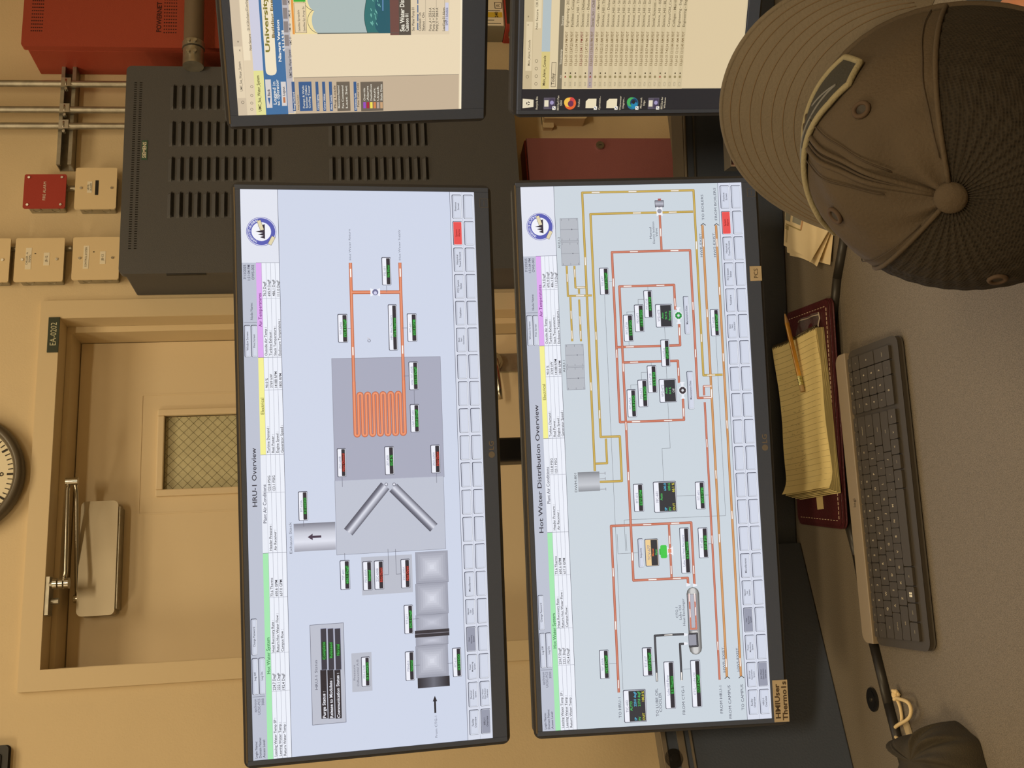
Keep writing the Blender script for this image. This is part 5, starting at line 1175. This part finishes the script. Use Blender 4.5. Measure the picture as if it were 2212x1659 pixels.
# pencil
ptip = onz(1694, 671, DZ+.036); pend = onz(1734, 846, DZ+.026)
dpc = Vector(pend-ptip); PLn = dpc.length
pn = empty('pencil', tuple(ptip)); pn.rotation_euler = dpc.to_track_quat('X', 'Z').to_euler(); tag(pn, 'yellow wooden pencil lying across the yellow notepad', 'pencil')
b = MB(); b.cyl((.022, 0, 0), (PLn-.026, 0, 0), .0037, n=6); o_ = b.build('shaft', P('pencil_yellow', (222, 164, 60), .35, coat=.3), pn)
b = MB(); b.cyl((.006, 0, 0), (.022, 0, 0), .0010, n=10, r2=.0036); b.build('sharpened_wood', P('wood_tip', (214, 176, 124), .6), pn)
b = MB(); b.cyl((0, 0, 0), (.006, 0, 0), .0002, n=8, r2=.0010); b.build('lead_tip', M_dark, pn)
b = MB(); 
for k in range(6): b.cyl((PLn-.026+k*.0026, 0, 0), (PLn-.0238+k*.0026, 0, 0), .0041 if k % 2 else .0037, n=14)
b.build('ferrule', P('ferrule', (190, 186, 130), .3, .8), pn)
b = MB(); b.cyl((PLn-.0105, 0, 0), (PLn, 0, 0), .0037, n=14); b.build('eraser', P('eraser', (176, 150, 110), .7), pn)
# ------------------------------------------------------------------ leaflets behind the cap
M_pap = P('leaflet_paper', (240, 222, 184), .6)
def leaflet(zc, cs, label, curl, first=False):
    # cs: image corners back-right, front-right, front-left, back-left at height zc
    q = [onz(x, y, zc) for x, y in cs]; c = sum(q)/4
    e = empty('leaflet', (c[0], c[1], DZ)); tag(e, label, 'leaflet', 'folded leaflets by the partition')
    def f_(u_, v_):    # u: left->right, v: front->back
        a = q[2]*(1-u_)+q[1]*u_; d_ = q[3]*(1-u_)+q[0]*u_; p = a*(1-v_)+d_*v_
        cu = curl*max(0, (.45-v_)/.45)**2*max(0, (.8-u_)/.8)
        return (p[0]-c[0], p[1]-c[1], zc-DZ+cu)
    def g_(u_, v_): x, y_, z = f_(u_, v_); return (x, y_, z-.0012)
    b = MB(); b.grid(f_, 12, 12); b.grid(g_, 12, 12)
    for (uu, vv) in ((0, None), (1, None), (None, 0), (None, 1)):
        b.grid((lambda s_, w_: tuple(np.array(f_(uu, s_) if uu is not None else f_(s_, vv))*(1-w_)+np.array(g_(uu, s_) if uu is not None else g_(s_, vv))*w_)), 12, 1, sm=False)
    s_ = b.build('folded_sheet', M_pap, e)
    if first:
        b = MB()
        def pt(u_, v_): x, y_, z = f_(u_, v_); return (x, y_, z+.0004)
        def quad(u0, u1, v0, v1, mi): b.add([pt(u0, v0), pt(u1, v0), pt(u1, v1), pt(u0, v1)], [(0, 1, 2, 3)], mi)
        quad(.62, .86, .60, .80, 0); quad(.60, .80, .86, .985, 0)
        quad(.52, .96, .555, .585, 1); quad(.50, .53, .57, .96, 2)
        for k in range(3): quad(.40+.03*k, .42+.03*k, .88, .98, 2)
        for v0 in (.90, .93): quad(.10, .5, v0, v0+.008, 2)
        b.build('printed_picture', [P('print_blue', (150, 150, 140), .6), P('print_pink', (206, 160, 120), .6), P('print_olive', (176, 160, 110), .6)], s_)
    return e
leaflet(DZ+.0035, ((1700, 448), (1800, 478), (1797, 572), (1706, 552)), 'lowest cream leaflet of the small stack, only its front edge showing', .004)
leaflet(DZ+.0085, ((1698, 444), (1800, 476), (1774, 575), (1700, 545)), 'middle leaflet of the small stack with crumpled left corner', .008)
leaflet(DZ+.016, ((1697, 437), (1799, 475), (1762, 566), (1693, 530)), 'topmost cream leaflet with a printed picture, beside the lower monitor', .010, True)
# ------------------------------------------------------------------ fabric pouch with drawcord at lower left
G0 = onz(2000, 1640, FZ)
po = empty('fabric_pouch', (G0[0], G0[1], FZ)); tag(po, 'dark olive fabric pouch at the lower left corner', 'pouch')
outl = [onz(x, y, FZ+.012)[:2]-G0[:2] for x, y in ((1953, 1597), (1960, 1590), (1975, 1584), (2010, 1578), (2030, 1566), (2043, 1558), (2058, 1566), (2078, 1584), (2096, 1602), (2107, 1640), (2118, 1690), (2118, 1800), (2010, 1860), (1992, 1740), (1966, 1640))]
outl = [np.array(p) for p in outl]; cen = sum(outl)/len(outl)
N = 96
def outp(u_):
    t = u_*len(outl); i = int(t) % len(outl); f_ = t-int(t); P0, P1, P2, P3 = outl[i-1], outl[i], outl[(i+1) % len(outl)], outl[(i+2) % len(outl)]
    return .5*((2*P1)+(-P0+P2)*f_+(2*P0-5*P1+4*P2-P3)*f_**2+(-P0+3*P1-3*P2+P3)*f_**3)
def pouchf(u_, v_):
    p = outp(u_ % 1.0); k = math.cos(v_*math.pi/2)**.55 if v_ < 1 else 0
    q = cen+(p-cen)*k; h = .052*math.sin(v_*math.pi/2)**.9
    fold = .006*math.sin(u_*math.pi*2*7+2*v_)*math.sin(v_*math.pi)+.004*math.sin(u_*math.pi*2*13+5*v_)*math.sin(v_*math.pi)
    return (q[0], q[1], .001+max(0, h+fold))
b = MB(); b.grid(pouchf, N, 22, wrap=True); b.build('pouch_body', P('olive_fabric', (56, 49, 36), .9, bump=.5, bscale=700, var=.25, vscale=20), po)
b = MB(); rp_ = [pouchf(-.004+.26, .35)]; tip = onz(2043, 1559, FZ+.016)
tx_, ty_ = tip[0]-G0[0], tip[1]-G0[1]
b.tube([(tx_-.003+.006*math.cos(t*math.pi/8)*.6-.002, ty_+.004+.009*math.sin(t*math.pi/8)*.5+.004, .014+.009*math.sin(t*math.pi/8)) for t in range(16)], .0011, n=8, closed=True)
b.build('ring_hook', M_steel, po)
dcm = P('cord_cream', (226, 200, 150), .7, bump=.4, bscale=900)
dcd = empty('drawcord', (G0[0], G0[1], FZ)); tag(dcd, 'cream drawcord with a knotted end beside the fabric pouch', 'cord')
zc = (lambda x, y, h: tuple(np.array(onz(x, y, FZ+h))-np.array([G0[0], G0[1], FZ])))
cp = [zc(1941, 1597, .010), zc(1935, 1592, .008), zc(1931, 1582, .006), zc(1934, 1571, .006), zc(1945, 1563, .010), zc(1958, 1556, .012), zc(1966, 1546, .012), zc(1968, 1533, .012), zc(1964, 1521, .012), zc(1956, 1514, .012), zc(1944, 1510, .010), zc(1936, 1507, .008)]
cp2 = [zc(1936, 1509, .006), zc(1942, 1520, .005), zc(1946, 1535, .004), zc(1948, 1550, .004), zc(1947, 1562, .0045)]
def smooth(ps, n=6):
    ps = [np.array(p) for p in ps]; out = []
    for i in range(len(ps)-1):
        P0, P1, P2, P3 = ps[max(i-1, 0)], ps[i], ps[i+1], ps[min(i+2, len(ps)-1)]
        for k in range(n): t = k/n; out.append(tuple(.5*((2*P1)+(-P0+P2)*t+(2*P0-5*P1+4*P2-P3)*t**2+(-P0+3*P1-3*P2+P3)*t**3)))
    out.append(tuple(ps[-1])); return out
b = MB(); b.tube(smooth(cp), .0026, n=8); b.tube(smooth(cp2), .0024, n=8); b.build('cord', dcm, dcd)
b = MB(); kn = zc(1934, 1501, .007); b.sph(kn, .006, .005, .0055, n=12); b.sph(zc(1935, 1494, .007), .0035, .004, .003, n=10)
b.tube([(kn[0]+.006*math.cos(t*math.pi/6), kn[1]+.005*math.sin(t*math.pi/6), kn[2]+.003*math.cos(t*math.pi/3)) for t in range(12)], .0024, n=6, closed=True); b.build('knot', dcm, dcd)
b = MB(); b.box(-.012, .012, -.009, .009, 0, .0008, T=TR(*zc(1962, 1577, .0008), rz=R(20))); b.build('cord_tab', P('tab_cloth', (176, 158, 124), .8), dcd)
# ------------------------------------------------------------------ person with trucker cap
per = empty('person', (.55, .76, 0)); tag(per, 'seated person seen from behind in a brown mesh-backed cap', 'person')
PI_ = Matrix.Translation((-.55, -.76, 0))
CM = Matrix.Translation((.3909, .6957, .9825)) @ (Matrix.Rotation(-.8885, 4, 'Z') @ Matrix.Rotation(.9639, 4, 'X') @ Matrix.Rotation(.0283, 4, 'Y')) @ Matrix.Scale(1.15, 4)
def meta(name, elems, mat, res, parent):
    mb = bpy.data.metaballs.new('m'); mb.resolution = res; mb.threshold = .6
    for (p, r) in elems:
        e = mb.elements.new(); e.co = p; e.radius = r; e.stiffness = 2
    o = bpy.data.objects.new('m', mb); col.objects.link(o)
    dg = bpy.context.evaluated_depsgraph_get(); dg.update(); me = bpy.data.meshes.new_from_object(o.evaluated_get(dg)); me.name = name
    bpy.data.objects.remove(o); bpy.data.metaballs.remove(mb)
    me.transform(PI_); me.materials.clear(); me.materials.append(mat)
    for p in me.polygons: p.use_smooth = True
    n = bpy.data.objects.new(name, me); col.objects.link(n); n.parent = parent; return n
def chain(a, b, ra, rb, n=7): return [(tuple(Vector(a).lerp(Vector(b), i/(n-1))), (ra+(rb-ra)*i/(n-1))*1.42) for i in range(n)]
hl = lambda x, y, z: tuple(CM @ Vector((x, y, z)))
neck0 = hl(0, -.025, -.12); nb_ = (.545, .80, .83)
head = [(hl(0, -.012, -.03), .105), (hl(0, .02, -.04), .100), (hl(0, -.03, -.05), .100), (hl(0, .025, -.09), .088), (hl(0, .045, -.125), .060), (hl(0, .082, -.075), .030), (hl(0, .088, -.086), .026),
        (hl(.074, -.008, -.075), .034), (hl(-.074, -.008, -.075), .034), (hl(.078, -.010, -.060), .026), (hl(-.078, -.010, -.060), .026), (hl(.03, .066, -.055), .03), (hl(-.03, .066, -.055), .03), (hl(0, .066, -.112), .034)]
SHL, SHR = (.395, .845, .77), (.70, .70, .77); HPL, HPR = (.47, .75, .49), (.63, .70, .49)
ELL, ELR = (.36, .90, .585), (.80, .74, .58); HNL, HNR = (.50, 1.03, .60), (.76, .98, .60)
KNL, KNR = (.50, 1.17, .52), (.75, 1.10, .52); FTL, FTR = (.50, 1.20, .10), (.76, 1.14, .10)
torso = chain(nb_, (.55, .78, .72), .07, .11, 4)+chain((.48, .81, .72), (.50, .77, .52), .09, .10)+chain((.61, .75, .72), (.60, .73, .52), .09, .10)+chain(nb_, SHL, .06, .058, 4)+chain(nb_, SHR, .06, .058, 4)
armL = chain(SHL, ELL, .052, .042)+chain(ELL, HNL, .040, .028); armR = chain(SHR, ELR, .052, .042)+chain(ELR, HNR, .040, .028)
def hand(c, d, s):
    c = Vector(c); d = Vector(d).normalized(); sd = Vector((d.y, -d.x, 0))*s; out = [(tuple(c+d*.02), .040), (tuple(c+d*.045), .042)]
    for k, (o_, l) in enumerate(((-.030, .060), (-.010, .072), (.010, .068), (.029, .052))):
        st0 = c+d*.06+sd*o_
        for i in range(5): f = i/4; out.append((tuple(st0+d*l*f+Vector((0, 0, -.022*f*f))), .0145))
    for i in range(4): f = i/3; out.append((tuple(c+d*(.02+.035*f)-sd*(.035+.02*f)+Vector((0, 0, -.008*f))), .017))
    return out
legs = chain(HPL, KNL, .085, .060, 9)+chain(KNL, FTL, .055, .040, 9)+chain(FTL, (.51, 1.34, .05), .04, .032, 5)+chain(HPR, KNR, .085, .060, 9)+chain(KNR, FTR, .055, .040, 9)+chain(FTR, (.79, 1.28, .05), .04, .032, 5)
dL, dR = Vector(HNL)-Vector(ELL), Vector(HNR)-Vector(ELR)
body = head+chain(neck0, nb_, .052, .056, 6)+torso+armL+armR+hand(HNL, dL, 1)+hand(HNR, dR, -1)+legs
M_skin = P('skin', (196, 132, 100), .55, bump=.1, bscale=300)
meta('body', body, M_skin, .011, per)
up_ = lambda es, k: [(p, r*k) for p, r in es]
meta('shirt', up_(torso, 1.10)+up_(armL[:10], 1.16)+up_(armR[:10], 1.16), P('shirt_cloth', (58, 62, 66), .85, bump=.3, bscale=500), .014, per)
meta('trousers', up_(legs[:17], 1.13)+up_(legs[23:40], 1.13)+up_(chain(HPL, HPR, .09, .09, 4), 1.13), P('trouser_cloth', (48, 52, 64), .85, bump=.3, bscale=500), .014, per)
for f_ in ((.505, 1.26), (.775, 1.20)):
    b = MB(); b.sph((f_[0], f_[1], .045), .048, .125, .045, T=PI_ @ Matrix.Identity(4)); b.build('shoe', M_black, per)
b = MB(); hp = lambda u_, v_: (PI_ @ (CM @ Vector((.080*math.sin(R(75+210*u_)), .092*math.cos(R(75+210*u_))-.008, -.005-.075*v_*(1-.5*abs(math.cos(math.pi*u_)))))))[:]
b.grid(hp, 24, 6); b.build('hair', P('hair_brown', (52, 38, 28), .8, bump=.8, bscale=400), per)
# cap
CL = PI_ @ CM
H_c = .1114; L_c = .1733
def crown(a, v, off=0.):
    f = (1+math.cos(a))/2; p = .7+(.55-.7)*f; ph = v*math.pi/2; k = max(math.cos(ph), 0)**p; z = (H_c+off)*math.sin(ph)**.9
    kk = (.089+off)*k, (.104+off)*k
    return Vector((kk[0]*math.sin(a), kk[1]*math.cos(a)-.006*v, z))
aS = R(70)
M_fab = P('cap_cotton', (72, 60, 45), .85, bump=.35, bscale=420, var=.18, vscale=14)
M_mesh = P('cap_mesh', (46, 38, 28), .85, spec=.3)
nt = M_mesh.node_tree; tc_ = nt.nodes.new('ShaderNodeTexCoord'); vo = nt.nodes.new('ShaderNodeTexVoronoi'); vo.inputs['Scale'].default_value = 420; vo.inputs['Randomness'].default_value = .15
nt.links.new(tc_.outputs['Object'], vo.inputs['Vector']); bp_ = nt.nodes.new('ShaderNodeBump'); bp_.inputs['Strength'].default_value = .9; bp_.inputs['Distance'].default_value = .001
nt.links.new(vo.outputs['Distance'], bp_.inputs['Height']); nt.links.new(bp_.outputs['Normal'], nt.nodes['Principled BSDF'].inputs['Normal'])
cr_ = nt.nodes.new('ShaderNodeValToRGB'); cr_.color_ramp.elements[0].color = lin((17, 14, 11))+(1,); cr_.color_ramp.elements[1].color = lin((42, 36, 28))+(1,); cr_.color_ramp.elements[1].position = .55
nt.links.new(vo.outputs['Distance'], cr_.inputs['Fac']); nt.links.new(cr_.outputs['Color'], nt.nodes['Principled BSDF'].inputs['Base Color'])
cap = empty('cap', (0, 0, 0)); cap.parent = per; cap['label'] = 'brown baseball cap with dark mesh back'
def wob(p, a, v): return p+Vector((0, 0, .0012*math.sin(a*5+v*6)))+p.normalized()*.0008*math.sin(a*9+v*4)
b = MB()
b.grid(lambda u_, v_: wob(crown(-aS+2*aS*u_, v_*.995), -aS+2*aS*u_, v_*4), 48, 28, T=CL)
b.grid(lambda u_, v_: crown(-aS+2*aS*u_, v_*.995)*.985, 48, 28, T=CL)
b.build('front_panels', M_fab, cap)
b = MB()
def rib(u_, v_):
    a = aS+(2*math.pi-2*aS)*u_; p = crown(a, v_*.995); r_ = .0012*math.sin(v_*62)*(1-v_)*(1 if v_ < .8 else 0); rr_ = .0009*math.sin(a*46)*v_; return p*(1+(r_+rr_)*6)
b.grid(rib, 120, 90, T=CL); b.grid(lambda u_, v_: crown(aS+(2*math.pi-2*aS)*u_, v_*.995)*.98, 48, 20, T=CL); b.build('mesh_panels', M_mesh, cap)
M_stc = P('cap_thread', (58, 47, 35), .85)
b = MB()
for o_ in (-.0026, .0026):
    b.tube([tuple(wob(crown(o_/.08*(1+v_*1.2), v_*.995), 0, v_*4)*1.008) for v_ in [i/40 for i in range(41)]], .0018, n=8, T=CL)
b.tube([tuple(wob(crown(0, v_/40*.995), 0, v_/40*4)*1.010) for v_ in range(41)], .0009, mi=1, n=6, T=CL)
for s_ in (-1, 1):
    b.tube([tuple(crown(s_*aS, v_/40*.99)*1.010) for v_ in range(41)], .0016, n=8, T=CL)
    b.tube([tuple(wob(crown(s_*(aS-.09), v_/40*.93), s_*(aS-.09), v_/40*.93*4)*1.012) for v_ in range(41)], .0004, mi=1, n=6, T=CL)
    b.tube([tuple(wob(crown(s_*.10*(1+v_/40*1.2), v_/40*.90), s_*.10*(1+v_/40*1.2), v_/40*.90*4)*1.014) for v_ in range(41)], .0005, mi=1, n=6, T=CL)
b.build('seam_tape', [M_fab, M_stc], cap)
b = MB(); b.tube([tuple(crown(2*math.pi*k/48, 0)*1.0+Vector((0, 0, .001))) for k in range(48)], .003, n=8, T=CL, closed=True); b.build('sweat_band', M_fab, cap)
b = MB()
bt_ = crown(0, 1.0)
b.sph((0, -.006, H_c+.0012), .0098, .0098, .0052, T=CL, n=24); b.build('top_button', M_fab, cap)
for (a, v_) in ((R(-33), .62), (R(33), .62), (R(-125), .6), (R(125), .6)):
    c_ = crown(a, v_); t1 = (crown(a+.02, v_)-c_).normalized(); t2 = (crown(a, v_+.02)-c_).normalized()
    b = MB(); b.tube([tuple(c_*1.006+(t1*math.cos(k*math.pi/8)+t2*math.sin(k*math.pi/8))*.0048) for k in range(16)], .0016, n=6, T=CL, closed=True)
    n_ = t1.cross(t2).normalized(); b.cyl(c_*1.0, c_*1.004, .0042, 1, n=12, T=CL); b.build('eyelet', [P('eyelet_thread', (66, 50, 36), .8), M_dark], cap)
# brim
def brim(u_, v_, dz=0.):
    uu = u_*2-1; a = uu*R(64); inn = Vector((.0885*math.sin(a), .1035*math.cos(a), 0))
    th = uu*math.pi/2; c_ = max(math.cos(th), 0); out = Vector((.0915*math.sin(th), .045+(L_c-.045)*c_**.72, 0)); p = inn.lerp(out, v_)
    p.z = -2.2*p.x*p.x*min(1, .35+v_)-.05*(p.y-.1)*v_+dz; return p
b = MB(); b.grid(lambda u_, v_: brim(u_, v_, .0015), 56, 14, T=CL); b.grid(lambda u_, v_: brim(u_, v_, -.0022), 56, 14, T=CL)
b.tube([tuple(brim(k/56, 1, -.0003)) for k in range(57)], .0024, n=8, T=CL); b.build('brim', P('brim_cotton', (98, 89, 76), .85, bump=.35, bscale=420, var=.12, vscale=14), cap)
b = MB()
for v_ in (.2, .32, .44, .56, .68, .80, .90):
    b.tube([tuple(brim(.03+.94*k/56, v_, .0014)) for k in range(57)], .00045, n=5, T=CL)
b.build('brim_stitching', P('brim_thread', (98, 82, 62), .9), cap)
# patch on the front panels
pp = [(-50, .24), (-38, .34), (-15, .38), (4, .40), (22, .44), (34, .44), (41, .34), (33, .16), (14, .12), (-10, .10), (-34, .10), (-48, .14)]
def patchp(k, off): a, v_ = pp[k % len(pp)]; p = crown(R(a), v_); return p*(1+off)
ctr = (0, .27)
b = MB()
def pfn(u_, v_):
    t = u_*len(pp); i = int(t) % len(pp); f = t-int(t); a0, v0 = pp[i]; a1, v1 = pp[(i+1) % len(pp)]; a, q = a0+(a1-a0)*f, v0+(v1-v0)*f
    a, q = ctr[0]+(a-ctr[0])*v_, ctr[1]+(q-ctr[1])*v_; return crown(R(a), q)*(1.018)
b.grid(pfn, 60, 8, T=CL, wrap=True)
pz_ = b.build('patch', P('patch_black', (44, 44, 40), .8, bump=.4, bscale=500), cap)
b = MB(); b.tube([tuple(Vector(pfn(k/96, 1))*1.003) for k in range(96)], .0021, n=8, T=CL, closed=True)
b2_ = b.build('patch_border', P('patch_border', (132, 124, 98), .8, bump=.4, bscale=500), cap)
b = MB()
for (a0, v0, a1, v1) in ((-20, .22, 10, .33), (10, .33, 28, .36), (28, .36, 12, .26), (-20, .22, -6, .32)):
    b.tube([tuple(crown(R(a0+(a1-a0)*k/10), v0+(v1-v0)*k/10)*1.021) for k in range(11)], .0008, n=5, T=CL)
b.build('patch_embroidery', P('patch_thread', (104, 104, 104), .8), cap)
# ------------------------------------------------------------------ chair under the person
ch = empty('office_chair', (.55, .72, 0), (0, 0, R(-25))); tag(ch, 'dark office chair the capped person sits on', 'chair')
M_ch = P('chair_fabric', (40, 40, 44), .85, bump=.3, bscale=400)
b = MB(); b.rbox(-.25, .25, -.24, .22, .34, .395, .06, axis='z'); b.build('seat', M_ch, ch, bevel=.015)
b = MB(); b.rbox(-.22, .22, -.36, -.31, .50, .86, .05, axis='y'); b.build('backrest', M_ch, ch, bevel=.015)
b = MB(); b.box(-.03, .03, -.37, -.35, .36, .6); b.box(-.03, .03, -.36, -.1, .32, .34); b.build('back_bracket', M_black, ch)
b = MB(); b.cyl((0, 0, .09), (0, 0, .34), .025); b.build('gas_column', M_black, ch)
for k in range(5):
    a = k*2*math.pi/5; T = Matrix.Rotation(a, 4, 'Z')
    b = MB(); b.box(0, .28, -.02, .02, .07, .10, T=T); b.build('base_arm', M_black, ch)
    b = MB(); b.cyl((.27, -.02, .032), (.27, .02, .032), .031, T=T); b.build('caster', M_black2, ch)
